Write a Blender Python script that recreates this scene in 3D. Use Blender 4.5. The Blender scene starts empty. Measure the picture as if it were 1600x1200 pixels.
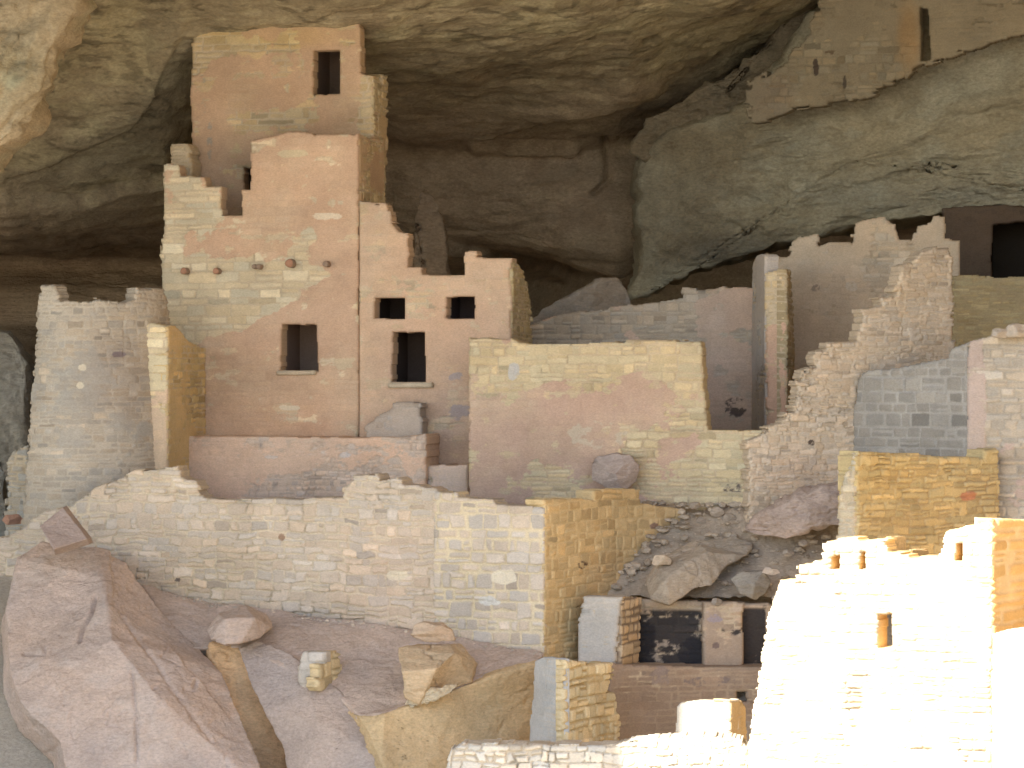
import bpy, bmesh, math, random
import numpy as np
from mathutils import Vector
R = math.radians
scene = bpy.context.scene
COL = scene.collection

# ------------------------------------------------------------ camera
CD, F = 60.0, 4800.0          # camera distance, focal length in photo pixels
cam = bpy.data.cameras.new('camera'); cam_o = bpy.data.objects.new('camera', cam); COL.objects.link(cam_o)
cam_o.location = (0, -CD, 0); cam_o.rotation_euler = (R(90), 0, 0)
cam.sensor_width = 36; cam.lens = 36*F/1600; cam.clip_end = 3000; cam.clip_start = 1
scene.camera = cam_o
# ------------------------------------------------------------ sky, sun, exposure
SUN_EL, SUN_AZ = R(42), R(40)   # azimuth: to the left of the camera's back
w = bpy.data.worlds.new("World"); scene.world = w; w.use_nodes = True
nt = w.node_tree; bg = nt.nodes['Background']
sky = nt.nodes.new('ShaderNodeTexSky'); sky.sky_type = 'NISHITA'; sky.sun_disc = False
sky.sun_elevation = SUN_EL; sky.dust_density = 4.0; sky.altitude = 2100; sky.ozone_density = .6
sdir = Vector((-math.sin(SUN_AZ)*math.cos(SUN_EL), -math.cos(SUN_AZ)*math.cos(SUN_EL), math.sin(SUN_EL)))
sky.sun_rotation = math.atan2(sdir.x, sdir.y)
nt.links.new(sky.outputs[0], bg.inputs[0]); bg.inputs[1].default_value = 0.15
sl = bpy.data.lights.new('sun', 'SUN'); sl.energy = 5.0; sl.angle = R(0.5); sl.color = (1, .95, .87)
so = bpy.data.objects.new('sun', sl); COL.objects.link(so); so.rotation_euler = sdir.to_track_quat('Z', 'Y').to_euler()
so.location = (-30, -40, 50)
scene.view_settings.view_transform = 'Standard'; scene.view_settings.look = 'None'
scene.view_settings.exposure = 1.44; scene.view_settings.gamma = 1
scene.cycles.max_bounces = 8; scene.cycles.diffuse_bounces = 6
scene.cycles.use_denoising = True

# ------------------------------------------------------------ noise
def _h(ix, iy, iz, s):
    x = (ix.astype(np.int64)*374761393 + iy.astype(np.int64)*668265263 + iz.astype(np.int64)*2147483647*3 + s*1442695041) & 0xFFFFFFFF
    x = ((x ^ (x >> 13))*1274126177) & 0xFFFFFFFF
    x = ((x ^ (x >> 16))*2246822519) & 0xFFFFFFFF
    x = x ^ (x >> 15)
    return (x & 0xFFFFFF)/float(0x1000000)
def hsh(a, b=0, s=0):
    a = np.asarray(a); b = np.zeros_like(a)+b
    return _h(a, b, a*0+7, s)
def vn(x, y, z, s=0):
    x, y, z = np.broadcast_arrays(x, y, z)
    ix, iy, iz = np.floor(x), np.floor(y), np.floor(z)
    fx, fy, fz = x-ix, y-iy, z-iz
    fx = fx*fx*(3-2*fx); fy = fy*fy*(3-2*fy); fz = fz*fz*(3-2*fz)
    ix, iy, iz = ix.astype(np.int64), iy.astype(np.int64), iz.astype(np.int64)
    r = 0
    for dx in (0, 1):
        for dy in (0, 1):
            for dz in (0, 1):
                r = r + _h(ix+dx, iy+dy, iz+dz, s)*(fx if dx else 1-fx)*(fy if dy else 1-fy)*(fz if dz else 1-fz)
    return r*2-1
def fbm(x, y, z, o=4, s=0, g=.5):
    a, t, r = 1, 0, 0
    for k in range(o):
        r = r + a*vn(x, y, z, s+k*17); t += a; a *= g
        x, y, z = x*2.03+3.1, y*2.03+1.7, z*2.03+9.2
    return r/t
def sst(a, b, x):
    t = np.clip((x-a)/(b-a), 0, 1); return t*t*(3-2*t)
def lerp(a, b, t): return a+(b-a)*t
def w2p(x, y, z): D = y+CD; return 800+F*x/D, 600-F*z/D
def p2w(px, py, y): D = y+CD; return np.array([(px-800)/F*D, y, (600-py)/F*D])
def inpoly(px, py, poly):
    r = np.zeros(px.shape, bool); n = len(poly)
    for i in range(n):
        x0, y0 = poly[i]; x1, y1 = poly[(i+1) % n]
        if y0 == y1: continue
        c = ((y0 > py) != (y1 > py)) & (px < (x1-x0)*(py-y0)/(y1-y0)+x0)
        r ^= c
    return r

# ------------------------------------------------------------ materials
def stone_mat(name, bump=.35, scale=30, var=.16, rough=.95, streak=0):
    m = bpy.data.materials.new(name); m.use_nodes = True; t = m.node_tree; N = t.nodes; L = t.links
    b = N['Principled BSDF']; b.inputs['Roughness'].default_value = rough
    b.inputs['Specular IOR Level'].default_value = .15
    at = N.new('ShaderNodeAttribute'); at.attribute_name = 'Col'
    tc = N.new('ShaderNodeTexCoord'); mp = N.new('ShaderNodeMapping'); mp.inputs['Scale'].default_value = (1, 1, 1.8)
    L.new(tc.outputs['Object'], mp.inputs[0])
    n1 = N.new('ShaderNodeTexNoise'); n1.inputs['Scale'].default_value = scale; n1.inputs['Detail'].default_value = 6; n1.inputs['Roughness'].default_value = .7
    n2 = N.new('ShaderNodeTexNoise'); n2.inputs['Scale'].default_value = 1.7; n2.inputs['Detail'].default_value = 5
    L.new(mp.outputs[0], n1.inputs[0]); L.new(tc.outputs['Object'], n2.inputs[0])
    r1 = N.new('ShaderNodeMapRange'); r1.inputs[1].default_value = .3; r1.inputs[2].default_value = .7; r1.inputs[3].default_value = 1-var; r1.inputs[4].default_value = 1+var
    r2 = N.new('ShaderNodeMapRange'); r2.inputs[1].default_value = .3; r2.inputs[2].default_value = .7; r2.inputs[3].default_value = 1-var*.5; r2.inputs[4].default_value = 1+var*.5
    L.new(n1.outputs[0], r1.inputs[0]); L.new(n2.outputs[0], r2.inputs[0])
    mu = N.new('ShaderNodeMath'); mu.operation = 'MULTIPLY'; L.new(r1.outputs[0], mu.inputs[0]); L.new(r2.outputs[0], mu.inputs[1])
    vm = N.new('ShaderNodeVectorMath'); vm.operation = 'SCALE'; L.new(at.outputs['Color'], vm.inputs[0]); L.new(mu.outputs[0], vm.inputs['Scale'])
    L.new(vm.outputs[0], b.inputs['Base Color'])
    n3 = N.new('ShaderNodeTexNoise'); n3.inputs['Scale'].default_value = scale*.3; n3.inputs['Detail'].default_value = 8; n3.inputs['Roughness'].default_value = .75; L.new(mp.outputs[0], n3.inputs[0])
    mx = N.new('ShaderNodeMath'); mx.operation = 'MULTIPLY_ADD'; mx.inputs[1].default_value = 1.6; L.new(n3.outputs[0], mx.inputs[0]); L.new(n1.outputs[0], mx.inputs[2])
    bp = N.new('ShaderNodeBump'); bp.inputs['Strength'].default_value = bump; bp.inputs['Distance'].default_value = .03
    L.new(mx.outputs[0], bp.inputs['Height']); L.new(bp.outputs[0], b.inputs['Normal'])
    return m
MAT = {'masonry': stone_mat('weathered_masonry', .35, 26, .15), 'rock': stone_mat('sandstone_rock', .85, 15, .2),
       'cave': stone_mat('cave_sandstone', 1.0, 11, .26), 'wood': stone_mat('beam_wood', .4, 60, .25)}

# ------------------------------------------------------------ objects
def tag(o, label=None, cat=None, group=None, kind=None):
    if label: o['label'] = label
    if cat: o['category'] = cat
    if group: o['group'] = group
    if kind: o['kind'] = kind
    return o
def empty(name, loc, label, cat, group=None):
    o = bpy.data.objects.new(name, None); o.location = Vector(loc); o.empty_display_size = .3; COL.objects.link(o)
    return tag(o, label, cat, group)
def link(name, me, parent=None, mat='masonry'):
    o = bpy.data.objects.new(name, me); COL.objects.link(o); me.materials.append(MAT[mat])
    if parent is not None:
        o.parent = parent; o.matrix_parent_inverse = parent.matrix_basis.inverted()
    return o
def raw_mesh(name, V, Q, C, smooth=True):
    me = bpy.data.meshes.new(name); V = np.asarray(V, np.float32); Q = np.asarray(Q, np.int32)
    k = Q.shape[1]
    me.vertices.add(len(V)); me.vertices.foreach_set('co', V.ravel())
    me.loops.add(Q.size); me.loops.foreach_set('vertex_index', Q.ravel())
    me.polygons.add(len(Q)); me.polygons.foreach_set('loop_start', np.arange(0, Q.size, k, dtype=np.int32))
    me.polygons.foreach_set('loop_total', np.full(len(Q), k, np.int32))
    me.polygons.foreach_set('use_smooth', np.full(len(Q), smooth))
    me.update(calc_edges=True)
    a = me.color_attributes.new('Col', 'FLOAT_COLOR', 'POINT')
    C4 = np.ones((len(V), 4), np.float32); C4[:, :3] = np.clip(C, .01, .9)
    a.data.foreach_set('color', C4.ravel())
    return me

# ------------------------------------------------------------ masonry
def masonry(a, z, ch, cw, joint, seed, wob=1.0):
    """courses of stones; returns stone mask, per-stone randoms"""
    rng = np.random.RandomState(seed+11)
    hs = ch*(.6+.9*rng.rand(400)); rows = np.concatenate([[0], np.cumsum(hs)])-14.
    zw = z + wob*(.045*fbm(a*.55, z*.35, a*0+seed, 3, seed) + .014*vn(a*5, z*5, a*0, seed+3))
    ri = np.clip(np.searchsorted(rows, zw)-1, 0, 399)
    dlo = zw-rows[ri]; dhi = rows[ri+1]-zw
    wr = cw*(.65+.8*hsh(ri, 1, seed))
    t = (a + wob*.016*vn(a*6, z*6, a*0+4, seed+5))/wr + hsh(ri, 2, seed)*50
    i = np.floor(t).astype(np.int64)
    j = lambda q: q+.62*(hsh(q, ri, seed+7)-.5)
    L0 = j(i); below = t < L0
    i = np.where(below, i-1, i); L0 = j(i); R0 = j(i+1)
    neg = t >= R0; i = np.where(neg, i+1, i); L0 = j(i); R0 = j(i+1)
    sp = (hsh(i, ri, seed+31) > 1-.30*min(wob, 1.3)) & (hs[ri] > ch*.85); mid = hs[ri]*(.38+.25*hsh(i, ri, seed+32)); up = dlo > mid
    dhi = np.where(sp & ~up, mid-dlo, dhi); dlo = np.where(sp & up, dlo-mid, dlo); i = np.where(sp & up, i+7919, i)
    da = np.minimum(t-L0, R0-t)*wr; dz = np.minimum(dlo, dhi)
    dd = wob*.011*fbm(a*11, z*14, a*0+2, 3, seed+33); da = da+dd; dz = dz+dd*.8
    d = (np.maximum(da, 1e-3)**-2.5+np.maximum(dz, 1e-3)**-2.5)**(-1/2.5)
    jn = joint*(.75+.8*vn(a*3, z*3, a*0, seed+9))
    m = sst(jn*.4, jn*1.1+.004, d)
    return m, hsh(i, ri, seed+21), hsh(i, ri, seed+22), hsh(i, ri, seed+23)

def spline(P, n=400):
    P = [np.array(p, float) for p in P]
    if len(P) == 2: 
        t = np.linspace(0, 1, n)[:, None]; return P[0]+(P[1]-P[0])*t
    Q = [2*P[0]-P[1]]+P+[2*P[-1]-P[-2]]; out = []
    for k in range(1, len(Q)-2):
        t = np.linspace(0, 1, 60, endpoint=False)[:, None]
        p0, p1, p2, p3 = Q[k-1:k+3]
        out.append(.5*((2*p1)+(p2-p0)*t+(2*p0-5*p1+4*p2-p3)*t**2+(3*p1-p0-3*p2+p3)*t**3))
    out.append(P[-1][None]); return np.concatenate(out)
def P2(px, y): return ((px-800)/F*(CD+y), y)          # plan point seen at column px

TH = R(12); CT = math.tan(TH); VV = np.array([math.sin(TH), math.cos(TH)])
def pl(px, off=0.):                                      # plan point on the house-front plane
    k = (px-800)/F; y = (-CT*(k*CD+3)+off)/(1+CT*k); return (k*(CD+y), y)
def back(p, L): return (p[0]+VV[0]*L, p[1]+VV[1]*L)

YEL = (.575, .455, .31); PINK = (.55, .37, .25); GREY = (.43, .375, .31); TAN = (.53, .415, .30); MORT = (.54, .445, .31)
seedc = [0]
def W(name, path, poly, holes=(), thick=.4, res=.02, ch=.13, cw=.34, joint=.02, relief=.022, stone=YEL, mortar=MORT,
      svar=.13, hue=.05, plaster=None, pth=.0, psc=.9, pb=(), tint=(), stains_and_holes=(), rag=3., parent=None, lean=0., seed=None,
      label=None, cat=None, group=None, rough=1., kind=None, edge=.022, wob=1., soft=.05, rim=None):
    seedc[0] += 1; seed = seedc[0]*31 if seed is None else seed
    pa = spline(path); seg = np.hypot(*(pa[1:]-pa[:-1]).T); s = np.concatenate([[0], np.cumsum(seg)]); Lt = s[-1]
    na = max(3, int(Lt/res)+1); A = np.linspace(0, Lt, na)
    X = np.interp(A, s, pa[:, 0]); Y = np.interp(A, s, pa[:, 1])
    TX, TY = np.gradient(X), np.gradient(Y); l = np.hypot(TX, TY); TX /= l; TY /= l
    if len(path) > 2:
        k = min(9, na//4*2+1); kern = np.ones(k)/k
        TX = np.convolve(np.pad(TX, k//2, 'edge'), kern, 'valid'); TY = np.convolve(np.pad(TY, k//2, 'edge'), kern, 'valid')
    NX, NY = TY, -TX
    py = [p[1] for p in poly]; ys = Y+CD
    cands = [(600-v)/F*d for v in (min(py), max(py)) for d in (ys.min(), ys.max())]
    z0, z1 = min(cands)-.05, max(cands)+.05; nz = max(3, int((z1-z0)/res)+1); Z = np.linspace(z0, z1, nz)
    a, z = np.meshgrid(A, Z, indexing='ij'); zm = Z[nz//2]
    x = X[:, None]+0*z; y = Y[:, None]+0*z; nx = NX[:, None]+0*z; ny = NY[:, None]+0*z
    ln = -lean*(z-zm); x = x+nx*ln; y = y+ny*ln
    m, r1, r2, r3 = masonry(a, z, ch, cw, joint, seed, wob)
    ppx, ppy = w2p(x, y, z)
    # cell mask, tested at the cell centres, ragged stone by stone
    cx = lambda q: (q[1:, 1:]+q[:-1, :-1])*.5
    jx = cx(ppx)+max(rag, 1.4)*(2*r2[1:, 1:]-1)*.9+rag*.5*fbm(cx(a)*7, cx(z)*7, cx(a)*0, 2, seed); jy = cx(ppy)+rag*.55*(2*r3[1:, 1:]-1)+rag*.35*fbm(cx(a)*6, cx(z)*6, cx(a)*0+5, 2, seed)
    msk = inpoly(jx, jy, poly)
    for h in holes:
        hx = cx(ppx)+.8*vn(cx(a)*8, cx(z)*8, cx(a)*0, seed+2); hy = cx(ppy)+.8*vn(cx(a)*8, cx(z)*8, cx(a)*0+3, seed+2)
        msk &= ~inpoly(hx, hy, h)
    pad = np.zeros((na+1, nz+1), bool); pad[1:-1, 1:-1] = msk
    c4 = pad[1:, 1:].astype(int)+pad[:-1, 1:]+pad[1:, :-1]+pad[:-1, :-1]
    used = c4 > 0; inner = c4 == 4
    lv = [~inner]; cur = inner
    for _ in range(2):
        p = np.pad(cur, 1); cur = cur & p[2:, 1:-1] & p[:-2, 1:-1] & p[1:-1, 2:] & p[1:-1, :-2]; lv.append(~cur)
    # colours and relief
    st = np.array(stone); mo = np.array(mortar)
    b = 1+svar*2*(r1-.5)+.0*m
    C = st[None, None]*b[..., None]
    hsv = hue*2*(r2-.5); C = C*np.stack([1+hsv, 1+0*hsv, 1-hsv*1.3], -1)
    pale = (r3 > .9)*.18; dark = (r3 < .07)*.22; C = C*(1+pale-dark)[..., None]
    C = C*(1+.07*fbm(a*9, z*16, a*0, 3, seed+1))[..., None]
    C = lerp(mo[None, None]*(1+.08*fbm(a*4, z*4, a*0, 3, seed+5))[..., None], C, m[..., None])
    gap = sst(.12, .45, fbm(a*1.6, z*1.6, a*0+6, 4, seed+64))
    H = m*relief*(.4+1.0*r1)-(1-m)*relief*(.15+1.3*gap)+.011*fbm(a*9, z*12, a*0, 4, seed+6)*rough
    C = C*(1-.10*gap*(1-m))[..., None]
    if plaster is not None:
        pn = 1.25*fbm(a*psc, z*psc*1.3, a*0, 6, seed+40, .66)+.10*vn(a*7, z*12, a*0, seed+48)
        for (bx, by, rx, ry, am) in pb: pn = pn+am*np.exp(-(((ppx-bx)/rx)**2+((ppy-by)/ry)**2)**2)
        pm = sst(pth-soft, pth+soft, pn)
        thin = sst(-.25, .45, fbm(a*.9, z*.9, a*0+11, 4, seed+46)); show = .18+.35*thin
        H = lerp(H, relief*1.0+.014*fbm(a*1.8, z*1.8, a*0, 4, seed+41)*rough+.006*fbm(a*12, z*12, a*0, 3, seed+45)*rough+show*(m-1)*relief*.55, pm)
        pc = np.array(plaster)[None, None]*(1+.10*fbm(a*1.3, z*2.2, a*0+8, 4, seed+42)+.05*fbm(a*14, z*14, a*0, 2, seed+43))[..., None]
        hs2 = .05*fbm(a*.8, z*.8, a*0+3, 3, seed+44); pc = pc*np.stack([1+hs2, 1+0*hs2, 1-hs2], -1)
        fl = sst(.28, .36, fbm(a*2.6, z*4.5, a*0+21, 5, seed+47, .62)); pm = pm*(1-.75*fl)
        C = lerp(C, pc, (pm*(.97-.28*thin))[..., None])
    C = C*(1+.09*fbm(a*.7, z*.9, a*0, 4, seed+60))[..., None]
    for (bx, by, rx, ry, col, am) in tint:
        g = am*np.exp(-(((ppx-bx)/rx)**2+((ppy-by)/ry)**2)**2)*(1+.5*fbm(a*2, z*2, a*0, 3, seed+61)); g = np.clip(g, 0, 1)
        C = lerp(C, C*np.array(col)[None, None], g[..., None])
    for (bx, by, rx, ry, col, th, sc) in stains_and_holes:
        pw_ = 9 if rx > 13 and ry > 35 else 2.2
        e = (np.abs((ppx-bx)/rx)**pw_+np.abs((ppy-by)/ry)**pw_)**(1/pw_)+(.0 if pw_ > 5 else .45)*fbm(a*7, z*9, a*0+9, 4, seed+72)
        g = sst(th-.10, th+.10, fbm(a*sc, z*sc*1.3, a*0+2, 6, seed+71, .68)+.06*(m-.5))*sst(1.04, .92, e)
        C = lerp(C, np.array(col)[None, None]+0*C, (g*.94)[..., None])
    H = H-edge*lv[0]-edge*.45*lv[1]-edge*.15*lv[2]
    vid = -np.ones((na, nz), np.int64); nu = used.sum(); vid[used] = np.arange(nu)
    jt = .004*(hsh(np.arange(na)[:, None]*nz+np.arange(nz)[None], 3, seed)-.5)
    fx, fy, fz = x+nx*H, y+ny*H, z+jt
    Vf = np.stack([fx[used], fy[used], fz[used]], -1); Cf = C[used]
    ci, cj = np.nonzero(msk)
    q = lambda di, dj: vid[ci+di, cj+dj]
    Qf = np.stack([q(0, 0), q(1, 0), q(1, 1), q(0, 1)], -1)
    # rim between front and back
    E = []
    I, J = np.nonzero(pad[1:, :-1] ^ pad[:-1, :-1]) if False else (None, None)
    def edges(mA, mB, v0, v1):
        f = mA & ~mB; g = mB & ~mA
        E.append(np.stack([v0[f], v1[f]], -1)); E.append(np.stack([v1[g], v0[g]], -1))
    # vertical grid lines: cells left (i-1) and right (i)
    edges(pad[:-1, 1:-1], pad[1:, 1:-1], vid[:, :-1], vid[:, 1:])
    # horizontal grid lines: cells above and below
    edges(pad[1:-1, 1:], pad[1:-1, :-1], vid[:-1, :], vid[1:, :])
    E = np.concatenate(E)
    bv = np.unique(E); nb = len(bv); rem = -np.ones(nu, np.int64); rem[bv] = np.arange(nb)
    K = max(1, int(round(thick/.07))); Vs, Cs, Qs = [Vf], [Cf], [Qf]; prev = np.arange(nu); base = nu
    au, zu = a[used], z[used]; nxu, nyu = nx[used], ny[used]; xu, yu = x[used], y[used]
    ab, zb = au[bv], zu[bv]
    for k in range(1, K+1):
        tk = thick*k/K
        mm, q1, q2, q3 = masonry(ab+tk, zb, ch, cw*.8, joint, seed+1, wob)
        jj = .012*(q1-.5)*(k < K)
        Vk = np.stack([xu[bv]-nxu[bv]*tk-nyu[bv]*jj*.5, yu[bv]-nyu[bv]*tk+nxu[bv]*jj*.5, zb+jj], -1)
        Ck = lerp(mo[None], st[None]*(1+svar*2*(q1-.5))[:, None], mm[:, None])
        if plaster is not None and pth < 0: Ck = lerp(Ck, np.array(plaster)[None], .6)
        if rim is not None: Ck = lerp(Ck, np.array(rim)[None], .9)
        Vs.append(Vk); Cs.append(Ck*.98)
        pr = (lambda e: e) if k == 1 else (lambda e, bb=base-nb: bb+rem[e])
        e0, e1 = E[:, 0], E[:, 1]
        Qs.append(np.stack([pr(e1), pr(e0), base+rem[e0], base+rem[e1]], -1)); base += nb
    # back face
    Vs.append(np.stack([xu-nxu*thick, yu-nyu*thick, zu], -1)); Cs.append(Cf); 
    Qs.append((Qf+base)[:, ::-1])
    # stitch the last rim layer with the back face
    e0, e1 = E[:, 0], E[:, 1]
    Vs[-1][bv] = Vs[-2]
    me = raw_mesh(name, np.concatenate(Vs), np.concatenate(Qs), np.concatenate(Cs))
    o = link(name, me, parent, 'masonry')
    if label: tag(o, label, cat, group)
    if kind: o['kind'] = kind
    return o

# ------------------------------------------------------------ rocks
def strokes(P, L, seed=0):
    """sculpted ridges ('r'), steps ('s') and cracks ('c') along polylines traced at the rock's own place"""
    px, py = w2p(*P.T); px = px+5*fbm(P[:, 0]*1.3, P[:, 1], P[:, 2]*1.3, 4, seed+91); py = py+5*fbm(P[:, 0]*1.3, P[:, 1]+9, P[:, 2]*1.3, 4, seed+92)
    d = np.zeros(len(P))
    for kind, pts, wd, am in L:
        best = np.full(len(P), 1e9); sg = np.zeros(len(P))
        for (x0, y0), (x1, y1) in zip(pts[:-1], pts[1:]):
            vx, vy = x1-x0, y1-y0; ll = math.hypot(vx, vy); t = np.clip(((px-x0)*vx+(py-y0)*vy)/ll**2, 0, 1)
            dx, dy = px-x0-t*vx, py-y0-t*vy; q = np.hypot(dx, dy); cr_ = (vx*(py-y0)-vy*(px-x0))/ll
            u = q < best; best = np.where(u, q, best); sg = np.where(u, cr_, sg)
        if kind == 'r': d += am*np.exp(-(best/wd)**2)
        elif kind == 'c': d -= am*np.exp(-(best/wd)**2)
        else: d += am*sst(-wd*.25, wd*.25, sg)*np.exp(-(best/(wd*4))**2)
    return d
def tints(P, C, T, seed=0):
    px, py = w2p(*P.T)
    for (bx, by, rx, ry, col, am) in T:
        g = am*np.exp(-(((px-bx)/rx)**2+((py-by)/ry)**2)**1.5)*(1+.7*fbm(P[:, 0]*1.2, P[:, 1], P[:, 2]*2.2, 4, seed+5)); g = np.clip(g, 0, 1)
        C = lerp(C, C*np.array(col)[None], g[:, None])
    return C
def rockcol(P, col, seed, sc=1., band=0., light=None, lam=.5):
    x, y, z = P.T
    c = np.array(col)[None]*(1+.12*fbm(x*.9*sc, y*.9*sc, z*1.4*sc, 4, seed)+.07*fbm(x*7*sc, y*7*sc, z*9*sc, 3, seed+5))[:, None]
    h = .07*fbm(x*.5*sc, y*.5*sc, z*.9*sc, 4, seed+9); c = c*np.stack([1+h, 1+0*h, 1-h*1.4], -1)
    if band: c = c*(1+band*fbm(x*.35, y*.35, z*5, 3, seed+13))[:, None]
    if light is not None:
        g = sst(.08, .3, fbm(x*1.1*sc, y*1.1*sc, z*2.2*sc, 5, seed+31, .6))*lam; c = lerp(c, np.array(light)[None]+0*c, g[:, None])
    return c
def facet(name, verts, faces, ext=(.2, 1.5, -.3), el=.06, amp=.03, col=(.47, .37, .31), seed=None, parent=None, mat='rock', label=None,
          cat=None, group=None, kind=None, rnd=1, sc=1., cracks=.5, light=None, flat=False, stk=(), tn=()):
    seedc[0] += 1; seed = seedc[0]*31 if seed is None else seed
    bm = bmesh.new(); vs = [bm.verts.new(p2w(*v)) for v in verts]; fs = [bm.faces.new([vs[i] for i in f]) for f in faces]
    bmesh.ops.recalc_face_normals(bm, faces=fs)
    g = bmesh.ops.extrude_face_region(bm, geom=fs, use_keep_orig=True)
    nv = [q for q in g['geom'] if isinstance(q, bmesh.types.BMVert)]
    for v in nv: v.co += Vector(ext)
    bmesh.ops.recalc_face_normals(bm, faces=bm.faces[:])
    bmesh.ops.triangulate(bm, faces=bm.faces[:])
    for it in range(12):
        L = [e for e in bm.edges if e.calc_length() > max(el, .02) and (it < 3 or min(v.co.y for v in e.verts) < 90)]
        if not L or len(bm.verts) > 60000: break
        bmesh.ops.subdivide_edges(bm, edges=L, cuts=1, use_grid_fill=False)
        bmesh.ops.triangulate(bm, faces=[f for f in bm.faces if len(f.verts) > 3])
        if it in (6, 8, 10):
            for _ in range(rnd): bmesh.ops.smooth_vert(bm, verts=bm.verts[:], factor=.3, use_axis_x=True, use_axis_y=True, use_axis_z=True)
    bm.normal_update(); bm.verts.index_update()
    V = np.array([v.co[:] for v in bm.verts]); Nn = np.array([v.normal[:] for v in bm.verts]); T = np.array([[v.index for v in f.verts] for f in bm.faces]); bm.free()
    x, y, z = V.T*sc
    tr = fbm(x*.9, y*.9, z*2.2, 4, seed+6)*3.2; tr = np.floor(tr)+sst(0, .3, tr-np.floor(tr))
    d = amp*1.7*fbm(x*1.2, y*1.2, z*1.6, 5, seed, .55)+amp*.8*fbm(x*5, y*5, z*9, 4, seed+3)+amp*.5*tr
    rd = 1-np.abs(fbm(x*1.1+.4*fbm(x*3, y*3, z*3, 2, seed+8), y*1.1, z*.8, 3, seed+4))
    d = d-cracks*amp*2.2*sst(.975, 1., rd)
    if stk: d = d+strokes(V, stk, seed)
    V = V+Nn*d[:, None]
    C = rockcol(V, col, seed, sc, light=light)
    if tn: C = tints(V, C, tn, seed)
    o = link(name, raw_mesh(name, V, T, C, not flat), parent, mat)
    if label: tag(o, label, cat, group)
    if kind: o['kind'] = kind
    return o
def blob(name, poly, y, T, tx=0., tz=0., amp=.05, col=(.45, .35, .28), nf=5, n=150, rings=46, centre=None, seed=None, parent=None, mat='rock',
         label=None, cat=None, group=None, kind=None, sc=1., light=None, pw=3., backT=None, band=0., fl=.5, jag=2.0, stk=(), tn=()):
    """closed rock body: a traced outline with a faceted bulging front and a back"""
    seedc[0] += 1; seed = seedc[0]*31 if seed is None else seed
    P = np.array(poly+[poly[0]], float); sg = np.hypot(*(P[1:]-P[:-1]).T); s = np.concatenate([[0], np.cumsum(sg)])
    t = np.linspace(0, s[-1], n, endpoint=False); bx = np.interp(t, s, P[:, 0]); by = np.interp(t, s, P[:, 1])
    bx = (np.roll(bx, 1)+2*bx+np.roll(bx, -1))/4; by = (np.roll(by, 1)+2*by+np.roll(by, -1))/4
    bx = bx+jag*fbm(bx*.06, by*.06, bx*0, 4, seed); by = by+jag*fbm(bx*.06, by*.06, bx*0+5, 4, seed+1)
    c = np.array(centre if centre else (P[:-1].mean(0)))
    x0, z0 = (c[0]-800)/F*(CD+y), (600-c[1])/F*(CD+y)
    X = (bx-800)/F*(CD+y); Zz = (600-by)/F*(CD+y)
    rr = (np.linspace(0, 1, rings+1)[1:])**.8
    gx = x0+rr[:, None]*(X-x0)[None]; gz = z0+rr[:, None]*(Zz-z0)[None]; r = rr[:, None]+0*gx
    rng = np.random.RandomState(seed+1); ext = max(np.ptp(X), np.ptp(Zz))
    def dep(gx, gz, r, sgn, T):
        d = T*(1-r**pw)**.5
        if nf:
            for k in range(nf):
                an = k*2.4+rng_a; g = (fl+rng_b[k]*fl)*T/ext*2
                d = np.minimum(d, T*(.62+.3*rng_c[k])+g*((gx-x0)*math.cos(an)+(gz-z0)*math.sin(an))+.0)
            d = np.maximum(d, T*.0)
        return d
    rng_a = rng.rand()*6; rng_b = rng.rand(nf+1); rng_c = rng.rand(nf+1)
    df = dep(gx, gz, r, 1, T); dc = dep(np.array([x0]), np.array([z0]), np.array([0.]), 1, T)
    bT = T if backT is None else backT
    til = lambda gx, gz: tx*(gx-x0)+tz*(gz-z0)
    Vf = np.stack([gx, y+til(gx, gz)-df, gz], -1).reshape(-1, 3); V0 = np.array([[x0, y-dc[0], z0]])
    rb = rr[::-1][1:]; gxb = x0+rb[:, None]*(X-x0)[None]; gzb = z0+rb[:, None]*(Zz-z0)[None]
    Vb = np.stack([gxb, y+til(gxb, gzb)+bT*(1-(rb[:, None]+0*gxb)**pw)**.5, gzb], -1).reshape(-1, 3); V1 = np.array([[x0, y+bT, z0]])
    V = np.concatenate([Vf, Vb, V0, V1]); nr = rings*2-1
    k = np.arange(n); kn = (k+1) % n; Q = []
    for i in range(nr-1): Q.append(np.stack([i*n+k, i*n+kn, (i+1)*n+kn, (i+1)*n+k], -1))
    Q = np.concatenate(Q)
    i0, i1 = len(V)-2, len(V)-1
    Q = np.concatenate([Q, np.stack([k*0+i0, k, kn, k*0+i0], -1)[:0]])
    # fans as degenerate-free triangles: build as separate faces
    me = bpy.data.meshes.new(name)
    tris = [(i0, int(b_), int(a_)) for a_, b_ in zip(k, kn)] + [(i1, (nr-1)*n+int(a_), (nr-1)*n+int(b_)) for a_, b_ in zip(k, kn)]
    xs, ys_, zs = V.T*sc
    # normal estimate from a temporary mesh
    me.from_pydata(V.tolist(), [], [tuple(q) for q in Q[:, ::-1].tolist()]+[t_[::-1] for t_ in tris]); me.update()
    Nn = np.zeros(len(V)*3, np.float32); me.vertex_normals.foreach_get('vector', Nn) if hasattr(me, 'vertex_normals') else None; Nn = Nn.reshape(-1, 3)
    # orient outward
    ctr = np.array([x0, y, z0]); 
    if (Nn[len(V)-2][1]) > 0:
        me.flip_normals(); Nn = -Nn
    tr = fbm(xs*.7, ys_*.7, zs*2.0, 4, seed+6)*3.2; tr = np.floor(tr)+sst(0, .3, tr-np.floor(tr))
    d = amp*1.8*fbm(xs*.9, ys_*.9, zs*1.4, 5, seed+2, .55)+amp*.8*fbm(xs*4, ys_*4, zs*8, 4, seed+3)+amp*.6*tr
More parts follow.
